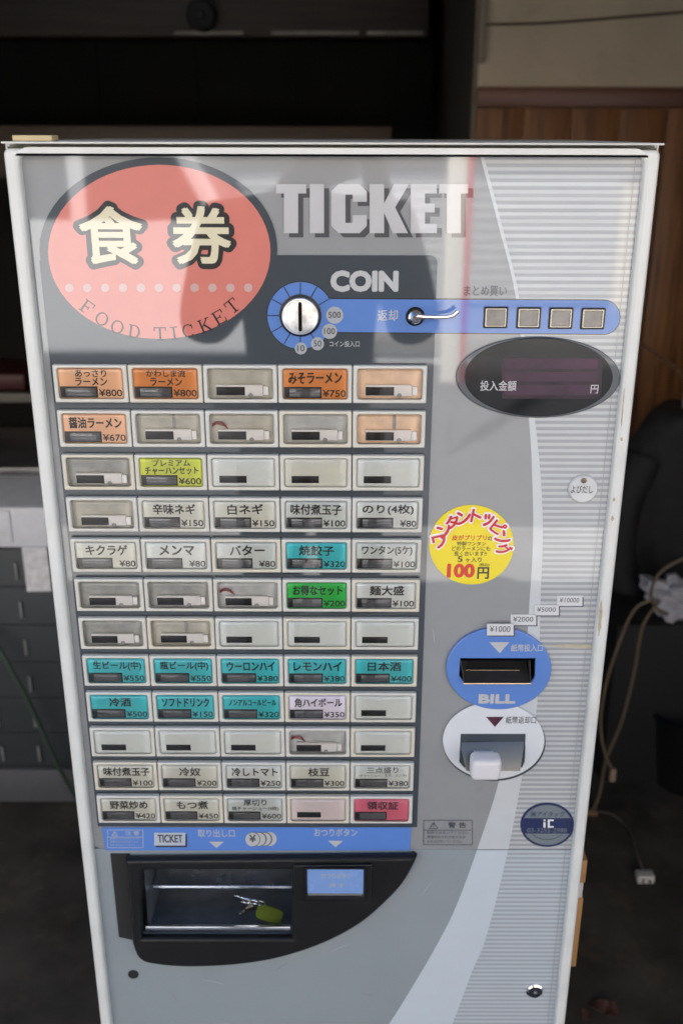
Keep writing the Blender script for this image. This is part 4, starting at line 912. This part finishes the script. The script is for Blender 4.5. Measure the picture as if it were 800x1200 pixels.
# the photographer, who shows as the dark shape in the reflections
def skin(joints, links, parent, name, m, sub=2):
    me = bpy.data.meshes.new(name); me.from_pydata([j[0] for j in joints], links, []); me.update()
    o = bpy.data.objects.new(name, me); C.objects.link(o)
    sm = o.modifiers.new('s', 'SKIN')
    lay = me.skin_vertices[0].data if me.skin_vertices else None
    if lay is None:
        bm = bmesh.new(); bm.from_mesh(me); bm.verts.layers.skin.verify(); bm.to_mesh(me); bm.free(); lay = me.skin_vertices[0].data
    for i, j in enumerate(joints): lay[i].radius = j[1] if isinstance(j[1], tuple) else (j[1], j[1])
    lay[0].use_root = True
    ss = o.modifiers.new('d', 'SUBSURF'); ss.levels = sub; ss.render_levels = sub
    dg = bpy.context.evaluated_depsgraph_get(); m2 = bpy.data.meshes.new_from_object(o.evaluated_get(dg)); m2.name = name
    bpy.data.objects.remove(o); bpy.data.meshes.remove(me)
    m2.materials.clear(); m2.materials.append(m); m2.polygons.foreach_set('use_smooth', [True]*len(m2.polygons))
    return put(name, m2, parent)
hx, hy = -.075, -1.30
H = thing('person', 'person in dark clothes holding a camera to the eye, facing the machine', 'person', (hx, hy, -.004))
M_skin = mat('skin', (.45, .28, .2), .5, 0, 0, .05, 30); M_cloth = mat('dark_jacket', (.018, .019, .022), .8, 0, 0, .2, 20, .2, 60); M_trs = mat('dark_trousers', (.02, .022, .03), .8, 0, 0, .2, 20)
J = [((hx, hy, .93), (.13, .10)), ((hx, hy, 1.12), (.13, .09)), ((hx, hy+.01, 1.34), (.16, .10)), ((hx+.01, hy+.02, 1.47), (.06, .06)), ((hx+.03, hy+.07, 1.53), (.055, .06)), ((hx+.05, hy+.09, 1.60), (.075, .09)), ((hx+.05, hy+.08, 1.70), (.07, .085))]
K_ = [(0, 1), (1, 2), (2, 3), (3, 4), (4, 5), (5, 6)]
Jj, Kj = [((hx, hy, .86), (.155, .115)), ((hx, hy, 1.12), (.155, .115)), ((hx, hy+.01, 1.36), (.17, .115)), ((hx+.01, hy+.02, 1.47), (.085, .08))], [(0, 1), (1, 2), (2, 3)]
Jt, Kt = [((hx, hy, .95), (.15, .115))], []
for sd in (-1, 1):
    sh, el, wr = (hx+sd*.19, hy+.01, 1.40), (hx+sd*.24, hy+.10, 1.17), (hx+.06+sd*.085, hy+.21, 1.50)
    i = len(J); J += [(sh, .058), (el, .042), (wr, .028), ((hx+.065+sd*.075, hy+.235, 1.55), (.035, .022))]; K_ += [(2, i), (i, i+1), (i+1, i+2), (i+2, i+3)]
    for f in range(4):
        k = len(J); z = 1.585+.018*f if sd > 0 else 1.54+.004*f; x_ = hx+.07+sd*(.07-.004*f)
        J += [((x_, hy+.258+.006*f, z), .0095), ((x_-sd*.018, hy+.272+.004*f, z+.006), .0085), ((x_-sd*.034, hy+.266, z+.004), .0075)]; K_ += [(i+3, k), (k, k+1), (k+1, k+2)]
    k = len(J); J += [((hx+.06+sd*.055, hy+.222, 1.56), .011), ((hx+.06+sd*.035, hy+.218, 1.575), .009)]; K_ += [(i+3, k), (k, k+1)]
    i = len(Jj); Jj += [(sh, .078), (el, .062), ((wr[0], wr[1]-.01, wr[2]-.03), .045)]; Kj += [(2, i), (i, i+1), (i+1, i+2)]
    i = len(J); J += [((hx+sd*.09, hy, .86), .085), ((hx+sd*.10, hy+.01, .48), .055), ((hx+sd*.105, hy-.01, .085), .04), ((hx+sd*.115, hy+.14, .035), (.04, .03))]; K_ += [(0, i), (i, i+1), (i+1, i+2), (i+2, i+3)]
    i = len(Jt); Jt += [((hx+sd*.09, hy, .84), .105), ((hx+sd*.10, hy+.01, .48), .078), ((hx+sd*.105, hy-.01, .12), .062)]; Kt += [(0, i), (i, i+1), (i+1, i+2)]
    skin([((hx+sd*.105, hy-.02, .045), (.048, .046)), ((hx+sd*.11, hy+.08, .042), (.05, .04)), ((hx+sd*.117, hy+.17, .034), (.045, .032))], [(0, 1), (1, 2)], H, 'shoe', M_blackp)
skin(J, K_, H, 'body', M_skin); skin(Jj, Kj, H, 'jacket', M_cloth); skin(Jt, Kt, H, 'trousers', M_trs)
skin([((hx+.05, hy+.05, 1.62), (.08, .08)), ((hx+.05, hy+.06, 1.71), (.084, .095)), ((hx+.05, hy+.09, 1.75), (.06, .07))], [(0, 1), (1, 2)], H, 'hair', M_blackm)
t = thing('camera', 'black camera held up to the eye by the person', 'camera', (0, -1.06, 1.6))
MB().box((-.065, -1.085, 1.55), (.065, -1.045, 1.635), 0, .008).build('camera_body', M_blackp, t)
MB().box((-.025, -1.09, 1.634), (.025, -1.05, 1.66), 0, .008).build('viewfinder', M_blackp, t)
MB().lathe((0, -1.044, 1.6), [(.034, 0), (.034, .012), (.031, .026)], 32).build('lens_barrel', M_blackp, t)
